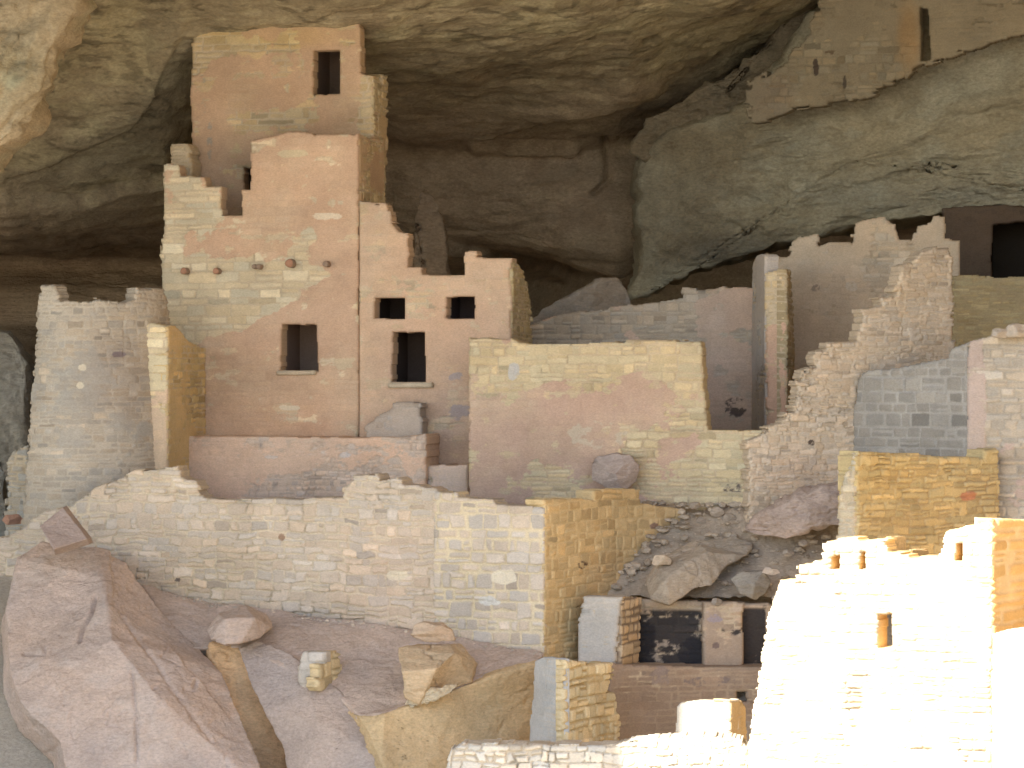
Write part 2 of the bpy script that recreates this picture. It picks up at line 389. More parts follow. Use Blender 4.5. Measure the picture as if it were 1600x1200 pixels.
    if stk: d = d+strokes(V, stk, seed)*(Nn[:, 1] < .2)
    V = V+Nn*d[:, None]
    me.vertices.foreach_set('co', V.astype(np.float32).ravel())
    me.polygons.foreach_set('use_smooth', np.full(len(me.polygons), True)); me.update()
    a_ = me.color_attributes.new('Col', 'FLOAT_COLOR', 'POINT'); C4 = np.ones((len(V), 4), np.float32); CC = rockcol(V, col, seed, sc, band, light); CC = tints(V, CC, tn, seed) if tn else CC; C4[:, :3] = np.clip(CC, .01, .9)
    a_.data.foreach_set('color', C4.ravel())
    o = link(name, me, parent, mat)
    if label: tag(o, label, cat, group)
    if kind: o['kind'] = kind
    return o

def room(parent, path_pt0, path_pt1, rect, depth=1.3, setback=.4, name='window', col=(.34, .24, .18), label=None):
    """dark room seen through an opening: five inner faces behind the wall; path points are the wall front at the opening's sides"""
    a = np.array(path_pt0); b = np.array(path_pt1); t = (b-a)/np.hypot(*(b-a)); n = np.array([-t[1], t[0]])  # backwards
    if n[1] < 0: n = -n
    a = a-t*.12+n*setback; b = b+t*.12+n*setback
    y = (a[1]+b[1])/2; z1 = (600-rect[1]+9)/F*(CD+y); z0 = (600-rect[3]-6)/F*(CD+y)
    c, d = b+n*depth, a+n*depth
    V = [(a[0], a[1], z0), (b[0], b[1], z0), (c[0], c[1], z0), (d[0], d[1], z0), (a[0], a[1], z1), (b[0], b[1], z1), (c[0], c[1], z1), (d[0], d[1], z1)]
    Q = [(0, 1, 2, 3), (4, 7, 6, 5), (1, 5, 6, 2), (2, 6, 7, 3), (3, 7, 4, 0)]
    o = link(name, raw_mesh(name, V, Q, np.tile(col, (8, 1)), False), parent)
    if label: o['label'] = label
    return o
def slab(parent, name, pts, top, bot, depth, proj, col=(.55, .44, .30), label=None):
    """a flat sill stone: pts = two plan points on the wall front"""
    a = np.array(pts[0]); b = np.array(pts[1]); t = (b-a)/np.hypot(*(b-a)); n = np.array([-t[1], t[0]])
    if n[1] < 0: n = -n
    bm = bmesh.new(); y = a[1]; z1 = (600-top)/F*(CD+y); z0 = (600-bot)/F*(CD+y)
    for q in (a-n*proj, b-n*proj, b+n*depth, a+n*depth):
        for zz in (z0, z1): bm.verts.new((q[0], q[1], zz))
    bmesh.ops.convex_hull(bm, input=bm.verts[:]); bmesh.ops.bevel(bm, geom=bm.edges[:], offset=.012, segments=2, affect='EDGES')
    bmesh.ops.subdivide_edges(bm, edges=[e for e in bm.edges if e.calc_length() > .15], cuts=8, use_grid_fill=True); bmesh.ops.triangulate(bm, faces=bm.faces[:]); bm.verts.index_update()
    V = np.array([v.co[:] for v in bm.verts]); T = np.array([[v.index for v in f.verts] for f in bm.faces]); bm.free()
    V = V+.008*np.stack([fbm(*(V.T*6+k*9), 2, 5) for k in range(3)], -1)
    o = link(name, raw_mesh(name, V, T, rockcol(V, col, 5)), parent)
    if label: o['label'] = label
    return o

def gravel(name, spots, col, seed, label):
    """small broken stones lying about, one object"""
    rng = np.random.RandomState(seed); bm = bmesh.new(); bmesh.ops.create_icosphere(bm, subdivisions=1, radius=1); bm.verts.index_update()
    B = np.array([v.co[:] for v in bm.verts]); T = np.array([[v.index for v in f.verts] for f in bm.faces]); bm.free(); Vs, Ts, Cs = [], [], []
    for k, (x, y, z, r) in enumerate(spots):
        a = rng.rand()*6.28; c_, s_ = math.cos(a), math.sin(a); S = r*np.array([1, .6+.5*rng.rand(), .35+.4*rng.rand()])
        q = B*(1+.35*(rng.rand(len(B), 1)-.5))*S; q = np.stack([q[:, 0]*c_-q[:, 1]*s_, q[:, 0]*s_+q[:, 1]*c_, q[:, 2]+.25*q[:, 0]*(rng.rand()-.5)], -1)
        Vs.append(q+np.array([x, y, z])); Ts.append(T+len(B)*k); Cs.append(np.tile(np.array(col)*(.8+.4*rng.rand()), (len(B), 1)))
    o = link(name, raw_mesh(name, np.concatenate(Vs), np.concatenate(Ts), np.concatenate(Cs), False), None, 'rock'); o['kind'] = 'stuff'; o['label'] = label
    return o

# ============================================================ SETTING
# the alcove: floor, back wall, roof, lip and the cliff above it
def cave():
    lipx = [-60, -18, -11.95, -10.6, -4, 0, 10, 30, 60]; lipy = [-31, -27.5, -26.2, -21.6, -20.2, -19.8, -19, -18, -17]
    ST = [(-1400, [(900, 7), (600, 12), (500, 16), (385, 16), (345, 6), (150, 1), (75, -1), (0, -2.5)]),
          (0, [(900, 7), (620, 8.5), (520, 17), (400, 18), (352, 7), (180, 3.0), (75, .6), (0, -1)]),
          (240, [(900, 10), (620, 13), (510, 18), (400, 18), (350, 9), (180, 4.6), (75, 2.6), (0, .6)]),
          (300, [(900, 12), (620, 14), (430, 14.5), (320, 13), (220, 9.5), (120, 4.2), (72, 2.3), (0, .4)]),
          (570, [(900, 14), (620, 18), (455, 18), (240, 14), (160, 9), (90, 4.5), (28, 1.5), (0, .5)]),
          (1000, [(900, 14), (620, 28), (440, 28), (425, 15), (240, 13.8), (170, 10), (90, 6.5), (30, 4), (0, 3)]),
          (1300, [(900, 14), (620, 28), (380, 28), (350, 15), (200, 14), (70, 11.5), (10, 8.8), (-30, 5), (-60, 3)]),
          (1700, [(900, 14), (620, 28), (370, 28), (320, 15), (100, 14), (-60, 11.5), (-130, 8), (-170, 4), (-200, 2)]),
          (3600, [(900, 8), (620, 10), (400, 10), (100, 9), (-60, 7), (-130, 4), (-170, 1), (-200, -2)])]
    mxl = max(len(L) for _, L in ST)
    for k in range(len(ST)):
        L = list(ST[k][1])
        while len(L) < mxl: L.insert(3, tuple((np.array(L[2])+np.array(L[3]))/2))
        ST[k] = (ST[k][0], L)
    xs_st, prof = [], []
    for px, L in ST:
        pts = [p2w(px, py, y)[1:] for py, y in L]; x = (px-800)/F*(CD+4); ly = np.interp(x, lipx, lipy)
        y8, z8 = pts[-1]
        pts += [np.array([lerp(y8, ly, .45), lerp(z8, 10.5, .6)]), np.array([ly+1.2, 10.3]), np.array([ly, 10.9]), np.array([ly-.6, 14]), np.array([ly+1, 30]), np.array([ly+8, 44])]
        xs_st.append(x); prof.append(np.array(pts))
    prof = np.array(prof)
    E1 = mxl-1; kk = np.concatenate([np.linspace(0, 1, 8, endpoint=False), np.linspace(1, E1, 380, endpoint=False), np.linspace(E1, E1+2, 40, endpoint=False), np.linspace(E1+2, E1+6, 40)])
    gx = np.concatenate([np.arange(-50, -11.5, .6), np.arange(-11.5, 12.5, .06), np.arange(12.5, 50, .6)])
    pr = np.zeros((len(xs_st), len(kk), 2))
    def cr(P, t):
        n = len(P); i = np.clip(np.floor(t).astype(int), 0, n-2); f = (t-i)[:, None]
        p0, p1, p2, p3 = P[np.maximum(i-1, 0)], P[i], P[i+1], P[np.minimum(i+2, n-1)]
        return .5*(2*p1+(p2-p0)*f+(2*p0-5*p1+4*p2-p3)*f**2+(3*p1-p0-3*p2+p3)*f**3)
    for i in range(len(xs_st)): pr[i] = lerp(cr(prof[i], kk), np.stack([np.interp(kk, np.arange(len(prof[i])), prof[i][:, c]) for c in (0, 1)], -1), .5)
    gw = gx+.35*fbm(gx*.6, gx*0, gx*0, 3, 77)
    Y = np.zeros((len(gx), len(kk))); Z = Y.copy()
    for j in range(len(kk)):
        Y[:, j] = np.interp(gw, xs_st, pr[:, j, 0]); Z[:, j] = np.interp(gw, xs_st, pr[:, j, 1])
    lipd = np.interp(gx, lipx, lipy)
    for j in range(len(kk)):
        if kk[j] >= E1+2.8: Y[:, j] += (lipd-np.interp(gw, xs_st, [np.interp(q, lipx, lipy) for q in xs_st]))
    X = gx[:, None]+0*Y
    P = np.stack([X, Y, Z], -1); du = np.gradient(P, axis=0); dv = np.gradient(P, axis=1); Nn = np.cross(du, dv); Nn /= np.linalg.norm(Nn, axis=-1, keepdims=True)+1e-9
    # make normals face the open air (towards the camera / down)
    sgn = np.sign((Nn*(np.array([0, -10, -2])-P)).sum(-1).mean()); Nn *= sgn
    x, y, z = X, Y, Z
    wx = x+.6*fbm(x*.4, y*.4, z*.5, 3, 5); wz = z+.25*fbm(x*.5, y*.5, z*.5, 3, 6)
    d = .34*fbm(x*.32, y*.32, z*.7, 4, 1)+.075*fbm(wx*.9, y*.9, wz*3.2, 5, 2)+.05*fbm(wx*2.2, y*2.5, wz*7, 5, 3, .65)
    ter = fbm(wx*.45, y*.8, wz*1.9, 4, 9, .55)*4; fr = ter-np.floor(ter); d = d+.10*(np.floor(ter)+sst(.0, .35, fr))*.3
    SK = [('s', [(600, 215), (700, 212), (1005, 222)], 8, -.22), ('s', [(1010, 140), (940, 160), (860, 178), (760, 200), (640, 205)], 7, .30), ('r', [(700, 330), (780, 280), (900, 300), (960, 400)], 60, .35),
          ('c', [(945, 225), (950, 280), (930, 300)], 4, .3), ('c', [(1002, 240), (1000, 400)], 5, .35), ('c', [(760, 245), (900, 250)], 9, .25), ('r', [(740, 232), (900, 236)], 8, .18), ('s', [(1000, 430), (900, 440), (780, 410), (700, 380)], 10, -.35), ('s', [(250, 110), (200, 190), (80, 250)], 12, .3), ('s', [(0, 300), (120, 310), (250, 280)], 14, .25)]
    vis = (kk > 1)[None, :] & (kk < E1+1)[None, :] & (np.abs(gx) < 12)[:, None]
    Pf = P[vis]; d[vis] += strokes(Pf, SK, 3)
    V = P+Nn*d[..., None]
    px, py = w2p(V[..., 0], V[..., 1], V[..., 2])
    base = np.array([.36, .30, .19]); br = np.array([.48, .355, .24]); pale = np.array([.52, .46, .28]); org = np.array([.44, .28, .13])
    C = base[None, None]*(1+.20*fbm(wx*1.2, y*1.2, wz*3, 5, 20))[..., None]
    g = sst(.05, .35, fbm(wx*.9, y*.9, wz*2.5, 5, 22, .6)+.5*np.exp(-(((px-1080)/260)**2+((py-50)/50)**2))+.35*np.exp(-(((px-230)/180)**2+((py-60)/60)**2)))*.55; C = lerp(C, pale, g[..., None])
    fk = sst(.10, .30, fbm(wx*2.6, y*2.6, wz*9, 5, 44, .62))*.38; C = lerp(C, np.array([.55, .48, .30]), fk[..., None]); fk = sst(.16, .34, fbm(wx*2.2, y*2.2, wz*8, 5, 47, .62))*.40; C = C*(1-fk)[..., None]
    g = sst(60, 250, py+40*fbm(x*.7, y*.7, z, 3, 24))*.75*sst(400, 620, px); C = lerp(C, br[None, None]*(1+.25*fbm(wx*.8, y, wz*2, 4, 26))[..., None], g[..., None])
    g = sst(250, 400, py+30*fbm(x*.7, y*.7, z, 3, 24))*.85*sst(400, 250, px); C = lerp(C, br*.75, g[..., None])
    g = sst(.1, .4, fbm(wx*.7, y*.7, wz*1.5, 4, 29))*.5; C = lerp(C, C*np.array([.75, .7, .68]), g[..., None])
    nI, nJ = Y.shape; ii, jj = np.meshgrid(np.arange(nI-1), np.arange(nJ-1), indexing='ij'); v = lambda a, b: ((ii+a)*nJ+jj+b).ravel()
    Q = np.stack([v(0, 0), v(1, 0), v(1, 1), v(0, 1)], -1)
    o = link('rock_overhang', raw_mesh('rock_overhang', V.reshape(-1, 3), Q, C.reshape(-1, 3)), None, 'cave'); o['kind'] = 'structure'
    o['label'] = 'olive brown sandstone roof and back of the alcove above the ruins'
cave()

# ground: alcove floor, terrace drop and the slope into the canyon
def ground():
    gx = np.concatenate([np.arange(-400, -30, 18), np.arange(-30, 30, .5), np.arange(30, 400, 18)]); gy = np.concatenate([np.arange(-400, -40, 18), np.arange(-40, 20, .4), np.array([20, 24])])
    X, Y = np.meshgrid(gx, gy, indexing='ij')
    zc = np.interp(Y, [-400, -150, -80, -40, -24, -15, -11, -6.5, -5.2, -3.0, 24], [-20, -50, -42, -24, -13, -9.2, -7.8, -7.2, -5.4, -3.4, -3.0])
    Z = zc+.25*fbm(X*.3, Y*.3, X*0, 4, 3)+np.where(Y < -40, 3, 0)*fbm(X*.03, Y*.03, X*0, 4, 4)
    C = rockcol(np.stack([X, Y, Z], -1).reshape(-1, 3), (.43, .375, .30), 8)
    nJ = len(gy); ii, jj = np.meshgrid(np.arange(len(gx)-1), np.arange(nJ-1), indexing='ij'); v = lambda a, b: ((ii+a)*nJ+jj+b).ravel()
    o = link('ground', raw_mesh('ground', np.stack([X, Y, Z], -1).reshape(-1, 3), np.stack([v(0, 0), v(1, 0), v(1, 1), v(0, 1)], -1), C), None, 'rock'); o['kind'] = 'structure'
    o['label'] = 'sandy ground falling from the alcove floor into the canyon'
ground()

# big rock mass at the right end of the alcove, beyond the frame, added to bounce golden sunlight onto the walls
def bounce_cliff():
    gy = np.arange(-46, 12, .5); gz = np.arange(-30, 14, .5); Y, Z = np.meshgrid(gy, gz, indexing='ij')
    X = np.interp(Y, [-46, -30, -18, -8, 0, 12], [30, 19, 14.5, 12.8, 12.6, 13])-.12*(Z+4)*0
    X = X+.5*fbm(Y*.2, Z*.5, Z*0, 4, 12)+.12*fbm(Y*.9, Z*2.5, Z*0, 4, 13)
    P = np.stack([X, Y, Z], -1).reshape(-1, 3); C = rockcol(P, (.60, .41, .20), 14, band=.1)
    nJ = len(gz); ii, jj = np.meshgrid(np.arange(len(gy)-1), np.arange(nJ-1), indexing='ij'); v = lambda a, b: ((ii+a)*nJ+jj+b).ravel()
    o = link('cliff', raw_mesh('cliff', P, np.stack([v(0, 0), v(1, 0), v(1, 1), v(0, 1)], -1), C), None, 'rock'); o['kind'] = 'structure'
    o['label'] = 'sunlit sandstone cliff added out of view on the right to bounce golden light'
bounce_cliff()

CAVR = (.36, .30, .20)
# rock masses of the alcove
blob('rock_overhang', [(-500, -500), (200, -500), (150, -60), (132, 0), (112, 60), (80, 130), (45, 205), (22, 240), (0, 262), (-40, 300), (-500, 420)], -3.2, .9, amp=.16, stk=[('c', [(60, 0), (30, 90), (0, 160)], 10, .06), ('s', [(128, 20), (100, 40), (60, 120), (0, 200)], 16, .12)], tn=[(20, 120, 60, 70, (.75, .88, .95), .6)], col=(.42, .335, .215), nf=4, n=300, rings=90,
     mat='cave', kind='structure', light=(.42, .40, .27), centre=(-150, -60), pw=6, backT=2.5, band=.08, label='orange and grey hanging rock edge at the top left', jag=6)
blob('rock_face', [(1000, 240), (1040, 205), (1100, 185), (1168, 160), (1200, 110), (1290, 0), (1340, -120), (1950, -120), (1950, 300), (1600, 328), (1480, 338), (1380, 350), (1300, 360), (1230, 380), (1160, 400), (1100, 415), (1040, 440), (985, 465), (1003, 400), (1000, 320)],
     8.6, .8, tx=-.42, tz=-.25, amp=.09, stk=[('r', [(1230, 330), (1300, 250), (1390, 230), (1450, 200), (1480, 160), (1600, 150)], 13, .13), ('r', [(1290, 285), (1400, 270), (1460, 240), (1530, 225), (1600, 215)], 9, .10), ('r', [(1200, 360), (1290, 340), (1400, 310), (1500, 290), (1600, 280)], 11, .10), 
        ('r', [(1110, 240), (1080, 330), (1040, 400)], 16, .14), ('r', [(1180, 210), (1150, 300), (1120, 380)], 18, .13), ('r', [(1280, 200), (1240, 290)], 14, .12), ('c', [(1205, 300), (1208, 340)], 6, .06), ],
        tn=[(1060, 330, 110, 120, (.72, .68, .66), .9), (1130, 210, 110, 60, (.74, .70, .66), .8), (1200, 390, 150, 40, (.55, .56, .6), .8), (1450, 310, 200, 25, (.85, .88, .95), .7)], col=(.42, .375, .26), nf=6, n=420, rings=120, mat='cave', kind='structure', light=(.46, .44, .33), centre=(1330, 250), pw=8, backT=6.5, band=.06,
     label='grey green leaning sandstone face on the right of the alcove', jag=7, fl=.4)
blob('rock_face', [(985, 235), (1015, 185), (1090, 140), (1180, 90), (1240, 30), (1300, -40), (1330, 20), (1240, 110), (1180, 175), (1080, 210), (1010, 245)], 9.6, .5, tx=-.3, amp=.12, col=(.24, .195, .13), n=240, rings=50, mat='cave', kind='structure', nf=3,
     centre=(1130, 150), pw=4, label='dark brown rock rib running up to the roof on the right', backT=3)
blob('rock_ledge', [(-200, 500), (-20, 505), (25, 515), (48, 560), (50, 640), (45, 720), (60, 900), (-200, 900)], 4.5, .6, amp=.1, col=(.34, .31, .25), n=200, rings=50, mat='cave', kind='structure', label='dark grey rock ledge behind the round tower on the left edge', backT=2)
blob('rock_ledge', [(560, 520), (640, 500), (650, 330), (662, 300), (680, 310), (700, 380), (705, 470), (720, 540)], 11.5, .5, amp=.06, col=(.40, .30, .205), n=200, rings=60, jag=5, mat='cave', kind='structure', label='dark tapering rock standing behind the broken house wall', centre=(665, 440))
blob('boulder', [(832, 500), (850, 482), (900, 455), (940, 437), (962, 434), (975, 450), (985, 475), (980, 510), (900, 540), (830, 540)], 3.6, .7, amp=.05, col=(.34, .29, .23), label='large grey brown boulder lying in the shade behind the low back wall', cat='boulder', centre=(910, 500))

# ============================================================ SQUARE TOWER
PK = dict(plaster=PINK)
tw = empty('square_tower', (*pl(430), -3.2), 'tall square pink tower reaching up to the alcove roof, with a row of beam ends', 'tower')
Aoff = 1.4
W('upper_wall', [pl(294, Aoff), pl(590, Aoff)],
  [(300, 60), (330, 10), (562, 10), (563, 115), (581, 120), (583, 205), (581, 345), (300, 345), (302, 270), (298, 240), (300, 180), (297, 150), (299, 110)],
  holes=[[(490, 78), (530, 78), (531, 147), (489, 148)], [(381, 262), (402, 262), (402, 296), (381, 296)]], thick=.35, parent=tw, stone=(.54, .42, .25), relief=.012, plaster=(.54, .37, .245), pth=-.25, rag=1.5, cw=.5, ch=.16,
  pb=[(460, 70, 120, 45, .1), (375, 70, 70, 28, -.9), (310, 160, 16, 90, -.5), (572, 170, 16, 60, -.7), (430, 190, 100, 20, -.35)],
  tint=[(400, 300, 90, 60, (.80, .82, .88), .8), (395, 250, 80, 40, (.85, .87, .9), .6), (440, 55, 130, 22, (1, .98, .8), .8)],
  stains_and_holes=[(318, 150, 4, 30, (.40, .34, .25), .05, 5), (328, 215, 4, 30, (.38, .33, .26), .05, 5)])
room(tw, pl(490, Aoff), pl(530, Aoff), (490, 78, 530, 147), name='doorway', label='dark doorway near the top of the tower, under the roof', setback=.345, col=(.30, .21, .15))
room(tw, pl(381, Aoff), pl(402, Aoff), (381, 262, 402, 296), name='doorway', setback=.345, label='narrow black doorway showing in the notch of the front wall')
cB = pl(560, .02)
W('side_wall', [back(pl(583, Aoff), .02), back(pl(583, Aoff), 1.25)], [(575, 118), (590, 120), (592, 131), (597, 131), (598, 116), (607, 119), (605, 200), (602, 345), (575, 345)],
  thick=.3, parent=tw, stone=(.52, .41, .24), rag=3, ch=.11, cw=.2, plaster=(.50, .37, .22), pth=.15)
W('side_wall', [back(cB, .05), back(cB, 2.0)], [(555, 212), (570, 214), (583, 216), (600, 215), (603, 345), (555, 345)], thick=.3, parent=tw, stone=(.52, .41, .24), plaster=(.52, .36, .23), pth=-.05, rag=2)
fw = W('front_wall', [pl(246), pl(560)],
  [(254, 258), (262, 256), (278, 258), (281, 275), (318, 276), (322, 291), (345, 292), (345, 336), (378, 336), (378, 297), (391, 297), (391, 221), (405, 217), (425, 213), (437, 208), (450, 206), (463, 204), (487, 207), (490, 211), (560, 209),
   (560, 720), (250, 720), (252, 420), (250, 400), (256, 340)],
  holes=[[(440, 507), (494, 507), (497, 580), (438, 580)]], thick=.42, parent=tw, res=.018, stone=(.60, .51, .35), relief=.014, joint=.022, plaster=PINK, pth=-.02, rag=1.6, cw=.42, ch=.15, svar=.09,
  pb=[(480, 280, 95, 75, .8), (350, 370, 80, 25, .35), (530, 390, 40, 90, .7), (440, 590, 130, 110, 1.2), (340, 640, 60, 110, 1.2), (300, 330, 50, 60, -.6), (350, 460, 110, 55, -1.0), (330, 500, 80, 60, -1.0), (470, 430, 60, 16, -.8), (267, 300, 14, 50, .6)],
  tint=[(440, 620, 140, 90, (1.03, .97, .93), .5)], stains_and_holes=[(457, 240, 24, 6, (.60, .50, .33), -.4, 3), (512, 338, 22, 5, (.66, .56, .42), -.3, 4), (453, 637, 17, 4, (.66, .57, .42), -.3, 4)])
tag(fw, 'front wall of pink plaster over yellow stone, stepped at the top')
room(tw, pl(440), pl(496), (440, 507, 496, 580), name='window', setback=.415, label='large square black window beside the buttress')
slab(tw, 'sill', [pl(433), pl(495)], 579, 586, .2, .08)
W('top_stub', [pl(264, .75), pl(300, .75)], [(265, 224), (292, 224), (296, 235), (302, 262), (302, 285), (266, 285)], thick=.6, parent=tw, rag=2.5, stone=(.54, .43, .28), ch=.12, cw=.25)
def beam(px, py, r, red):
    a = np.array([*pl(px), (600-py)/F*(CD+pl(px)[1])]); dirv = -np.array([VV[0], VV[1], 0]); L = .16+r*.012
    u = np.array([VV[1], -VV[0], 0]); wv = np.array([0, 0, 1.]); V, C = [], []
    n = 14; prof = [(-.2, 1.), (L*.5, 1.0), (L*.92, .98), (L, .86), (L+.008, .5), (L+.004, 0.02)]
    for k, (d, f) in enumerate(prof):
        for i in range(n):
            an = i/n*2*math.pi; rr = r/80*f*(1+.06*math.sin(3*an+px)); V.append(a+dirv*d+u*rr*math.cos(an)+wv*rr*math.sin(an)); C.append((.40, .22, .14) if (k > 2 and red) else (.30, .22, .16))
    Q = [(k*n+i, k*n+(i+1) % n, (k+1)*n+(i+1) % n, (k+1)*n+i) for k in range(len(prof)-1) for i in range(n)]
    o = link('beam', raw_mesh('beam', V, Q, C), tw, 'wood'); return o
for a in ((292, 424, 5.6, 1), (342, 424, 5.2, 1), (401, 417, 4, 0), (408, 417, 4.2, 0), (457, 412, 7, 1), (513, 413, 5, 0)): beam(*a)

# ============================================================ HOUSE right of the tower
hs = empty('stone_house', (*pl(680), -1.4), 'pink plastered house with two small windows over a tall doorway, beside the square tower', 'house')
W('front_wall', [pl(561, .02), pl(800, .02)],
  [(556, 314), (575, 316), (605, 319), (608, 330), (611, 345), (625, 362), (639, 365), (637, 416), (659, 418), (661, 430), (726, 431), (726, 394), (744, 393), (746, 402), (775, 404), (798, 402), (800, 530), (800, 760), (556, 760)],
  holes=[[(585, 466), (632, 465), (633, 498), (585, 498)], [(698, 464), (742, 463), (742, 498), (696, 498)], [(614, 519), (663, 519), (665, 597), (612, 597)]],
  thick=.42, parent=hs, res=.018, stone=(.58, .45, .30), relief=.014, plaster=(.575, .405, .285), pth=-.3, rag=2.6, ch=.16, cw=.42, svar=.1,
  pb=[(590, 350, 60, 70, -.1), (780, 450, 30, 70, -.25), (650, 560, 90, 90, .5)], tint=[(710, 640, 30, 90, (.86, .88, .95), .75), (765, 360, 20, 30, (.9, .9, .9), .3)],  # cool dark tint paints the shade beside the big pink wall
  stains_and_holes=[(716, 645, 22, 12, (.36, .31, .30), .05, 3), (714, 590, 12, 8, (.38, .33, .32), .05, 3)])
for i, (x0, y0, x1, y1, nm, lb) in enumerate([(585, 466, 632, 498, 'window', 'small left window above the tall doorway'), (697, 464, 742, 498, 'window', 'small right window of the house'), (613, 519, 664, 597, 'doorway', 'tall dark doorway with a stone sill')]):
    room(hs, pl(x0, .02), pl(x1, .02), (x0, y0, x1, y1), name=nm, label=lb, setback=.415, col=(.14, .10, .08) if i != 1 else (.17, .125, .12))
slab(hs, 'sill', [pl(608, .02), pl(678, .02)], 598, 606, .2, .1)
cC = pl(800, .02)
W('side_wall', [back(cC, .03), back(cC, 2.1)], [(796, 412), (803, 405), (812, 415), (822, 435), (828, 465), (830, 500), (831, 560), (796, 560)], thick=.35, parent=hs, stone=(.46, .38, .22), rag=2, ch=.1, cw=.2)
W('buttress_block', [pl(566, -.5), pl(664, -.5)], [(570, 668), (590, 650), (612, 640), (614, 629), (640, 627), (657, 628), (661, 690), (570, 690)], thick=.45, stone=(.44, .38, .32), mortar=(.42, .36, .30), plaster=(.44, .375, .31), pth=0., rag=2,
  label='small grey broken masonry block leaning on the house front under the doorway', cat='wall')

# ============================================================ BUTTRESS WALL, golden bounce light painted on its side
Pb = pl(322); 
def solveL(px):
    lo, hi = 0, 8
    for _ in range(40):
        m = (lo+hi)/2; q = (Pb[0]-VV[0]*m, Pb[1]-VV[1]*m); X_ = 800+F*q[0]/(CD+q[1])
        if X_ > px: lo = m
        else: hi = m
    return lo
LD = solveL(262); PD = (Pb[0]-VV[0]*LD, Pb[1]-VV[1]*LD); offD = PD[1]+CT*(PD[0]+3)
bw = empty('buttress_wall', (PD[0], PD[1], -3.6), 'tall projecting wall with a pale narrow end and a side painted golden yellow as bounce light', 'wall')
W('end_face', [pl(216, offD), pl(262, offD)], [(217, 506), (240, 506), (262, 511), (262, 520), (262, 740), (216, 732)], thick=.4, parent=bw, stone=(.62, .52, .33), plaster=(.60, .44, .31), pth=-.0, rag=1.2, relief=.01, ch=.17, cw=.5,
  pb=[(238, 690, 40, 50, .7), (238, 560, 30, 60, -.4)], svar=.08)
W('side_face', [PD, (Pb[0]-VV[0]*.03, Pb[1]-VV[1]*.03)], [(262, 511), (268, 508), (278, 512), (286, 522), (293, 532), (300, 537), (310, 541), (321, 545), (323, 800), (262, 800)], thick=.3, parent=bw, stone=(.56, .43, .22), plaster=(.60, .44, .23), pth=.02, rag=2, relief=.015, edge=.01,
  tint=[(305, 580, 12, 60, (.8, .8, .75), .5)])

# ============================================================ TERRACE
W('terrace_wall', [pl(292, -1.15), pl(666, -1.15)], [(290, 683), (400, 682), (560, 684), (612, 683), (640, 681), (665, 679), (666, 820), (290, 820)], thick=1.12, stone=(.60, .475, .37), mortar=(.58, .455, .35), plaster=(.69, .485, .345), pth=-.08, relief=.02,
  pb=[(640, 710, 60, 60, -.45), (560, 760, 160, 25, -.5), (350, 730, 80, 50, .5)], stains_and_holes=[(425, 714, 9, 3, (.62, .53, .46), -.6, 4), (540, 711, 8, 4, (.62, .55, .50), -.6, 4)], ch=.09, cw=.16, rag=1.2,
  label='low pink terrace wall under the tower, rough and grey along its foot', cat='wall')
W('terrace_wall', [pl(667, -1.0), pl(733, -1.0)], [(666, 727), (732, 727), (733, 830), (666, 830)], thick=1.1, stone=(.50, .42, .35), plaster=(.62, .47, .365), pth=-.1, rag=1.2, ch=.09, cw=.16,
  label='short low wall segment below the recess between the terrace and the big pink wall', cat='wall')

# ============================================================ BIG PINK WALL
W('plastered_wall', [pl(732, -1.5), pl(1212, -1.5)],
  [(732, 528), (760, 527), (775, 530), (800, 530), (812, 535), (835, 537), (900, 537), (960, 534), (975, 536), (978, 530), (1030, 531), (1094, 534), (1098, 560), (1103, 640), (1106, 672), (1160, 673), (1200, 671), (1212, 672), (1212, 840), (732, 840)],
  thick=.5, res=.018, stone=(.58, .48, .30), mortar=(.55, .44, .29), plaster=(.52, .365, .275), pth=.02, psc=1.2, rag=2, ch=.12, cw=.34, svar=.1, relief=.018,
  pb=[(900, 555, 220, 32, -.75), (1060, 570, 50, 45, -.7), (1000, 620, 70, 45, .3), (860, 660, 120, 60, .5), (960, 670, 60, 40, -.15), (1150, 720, 70, 60, -.8), (780, 700, 60, 90, .35), (830, 590, 50, 20, -.4)],
  tint=[(1130, 750, 90, 60, (.88, .93, .97), .8), (900, 760, 200, 50, (.92, .92, .95), .6)], stains_and_holes=[(803, 580, 9, 14, (.50, .48, .44), -.1, 3), (1150, 762, 18, 8, (.12, .10, .09), .05, 4), (935, 680, 45, 20, (.56, .47, .35), .0, 3)],  # near-black mark in the low part stands for a small shaded hole
  label='long broad wall of flaking pink plaster over yellow stone in the middle of the ruin', cat='wall')
blob('boulder', [(922, 725), (932, 712), (965, 706), (985, 710), (997, 728), (994, 750), (978, 765), (950, 764), (925, 750)], -2.9, .45, amp=.03, col=(.46, .37, .31), nf=6, label='grey angular boulder lying against the foot of the big pink wall', cat='boulder')

# ============================================================ BACK WALLS
W('back_wall', [P2(826, 2.3), P2(1000, 1.9), P2(1190, 1.5)], [(828, 506), (868, 492), (905, 486), (948, 484), (950, 479), (975, 478), (1040, 470), (1064, 465), (1066, 450), (1100, 452), (1130, 449), (1192, 448), (1192, 700), (828, 700)],
  thick=.4, stone=(.45, .385, .30), mortar=(.42, .36, .28), plaster=(.55, .41, .315), pth=.0, ch=.13, cw=.3, rag=2.5, pb=[(1130, 560, 60, 110, .6), (900, 510, 80, 25, -.4), (1040, 500, 60, 30, -.2)],
  tint=[(1120, 500, 15, 20, (1.1, 1.15, 1.2), .6)], stains_and_holes=[(1150, 637, 17, 14, (.10, .08, .07), .05, 4)], label='shaded grey and pink wall behind the gap right of the big pink wall', cat='wall')
pr_ = empty('pillar_wall', (*P2(1210, -.6), -1.2), 'narrow pillar like wall end of red and yellow patches between two rooms', 'wall')
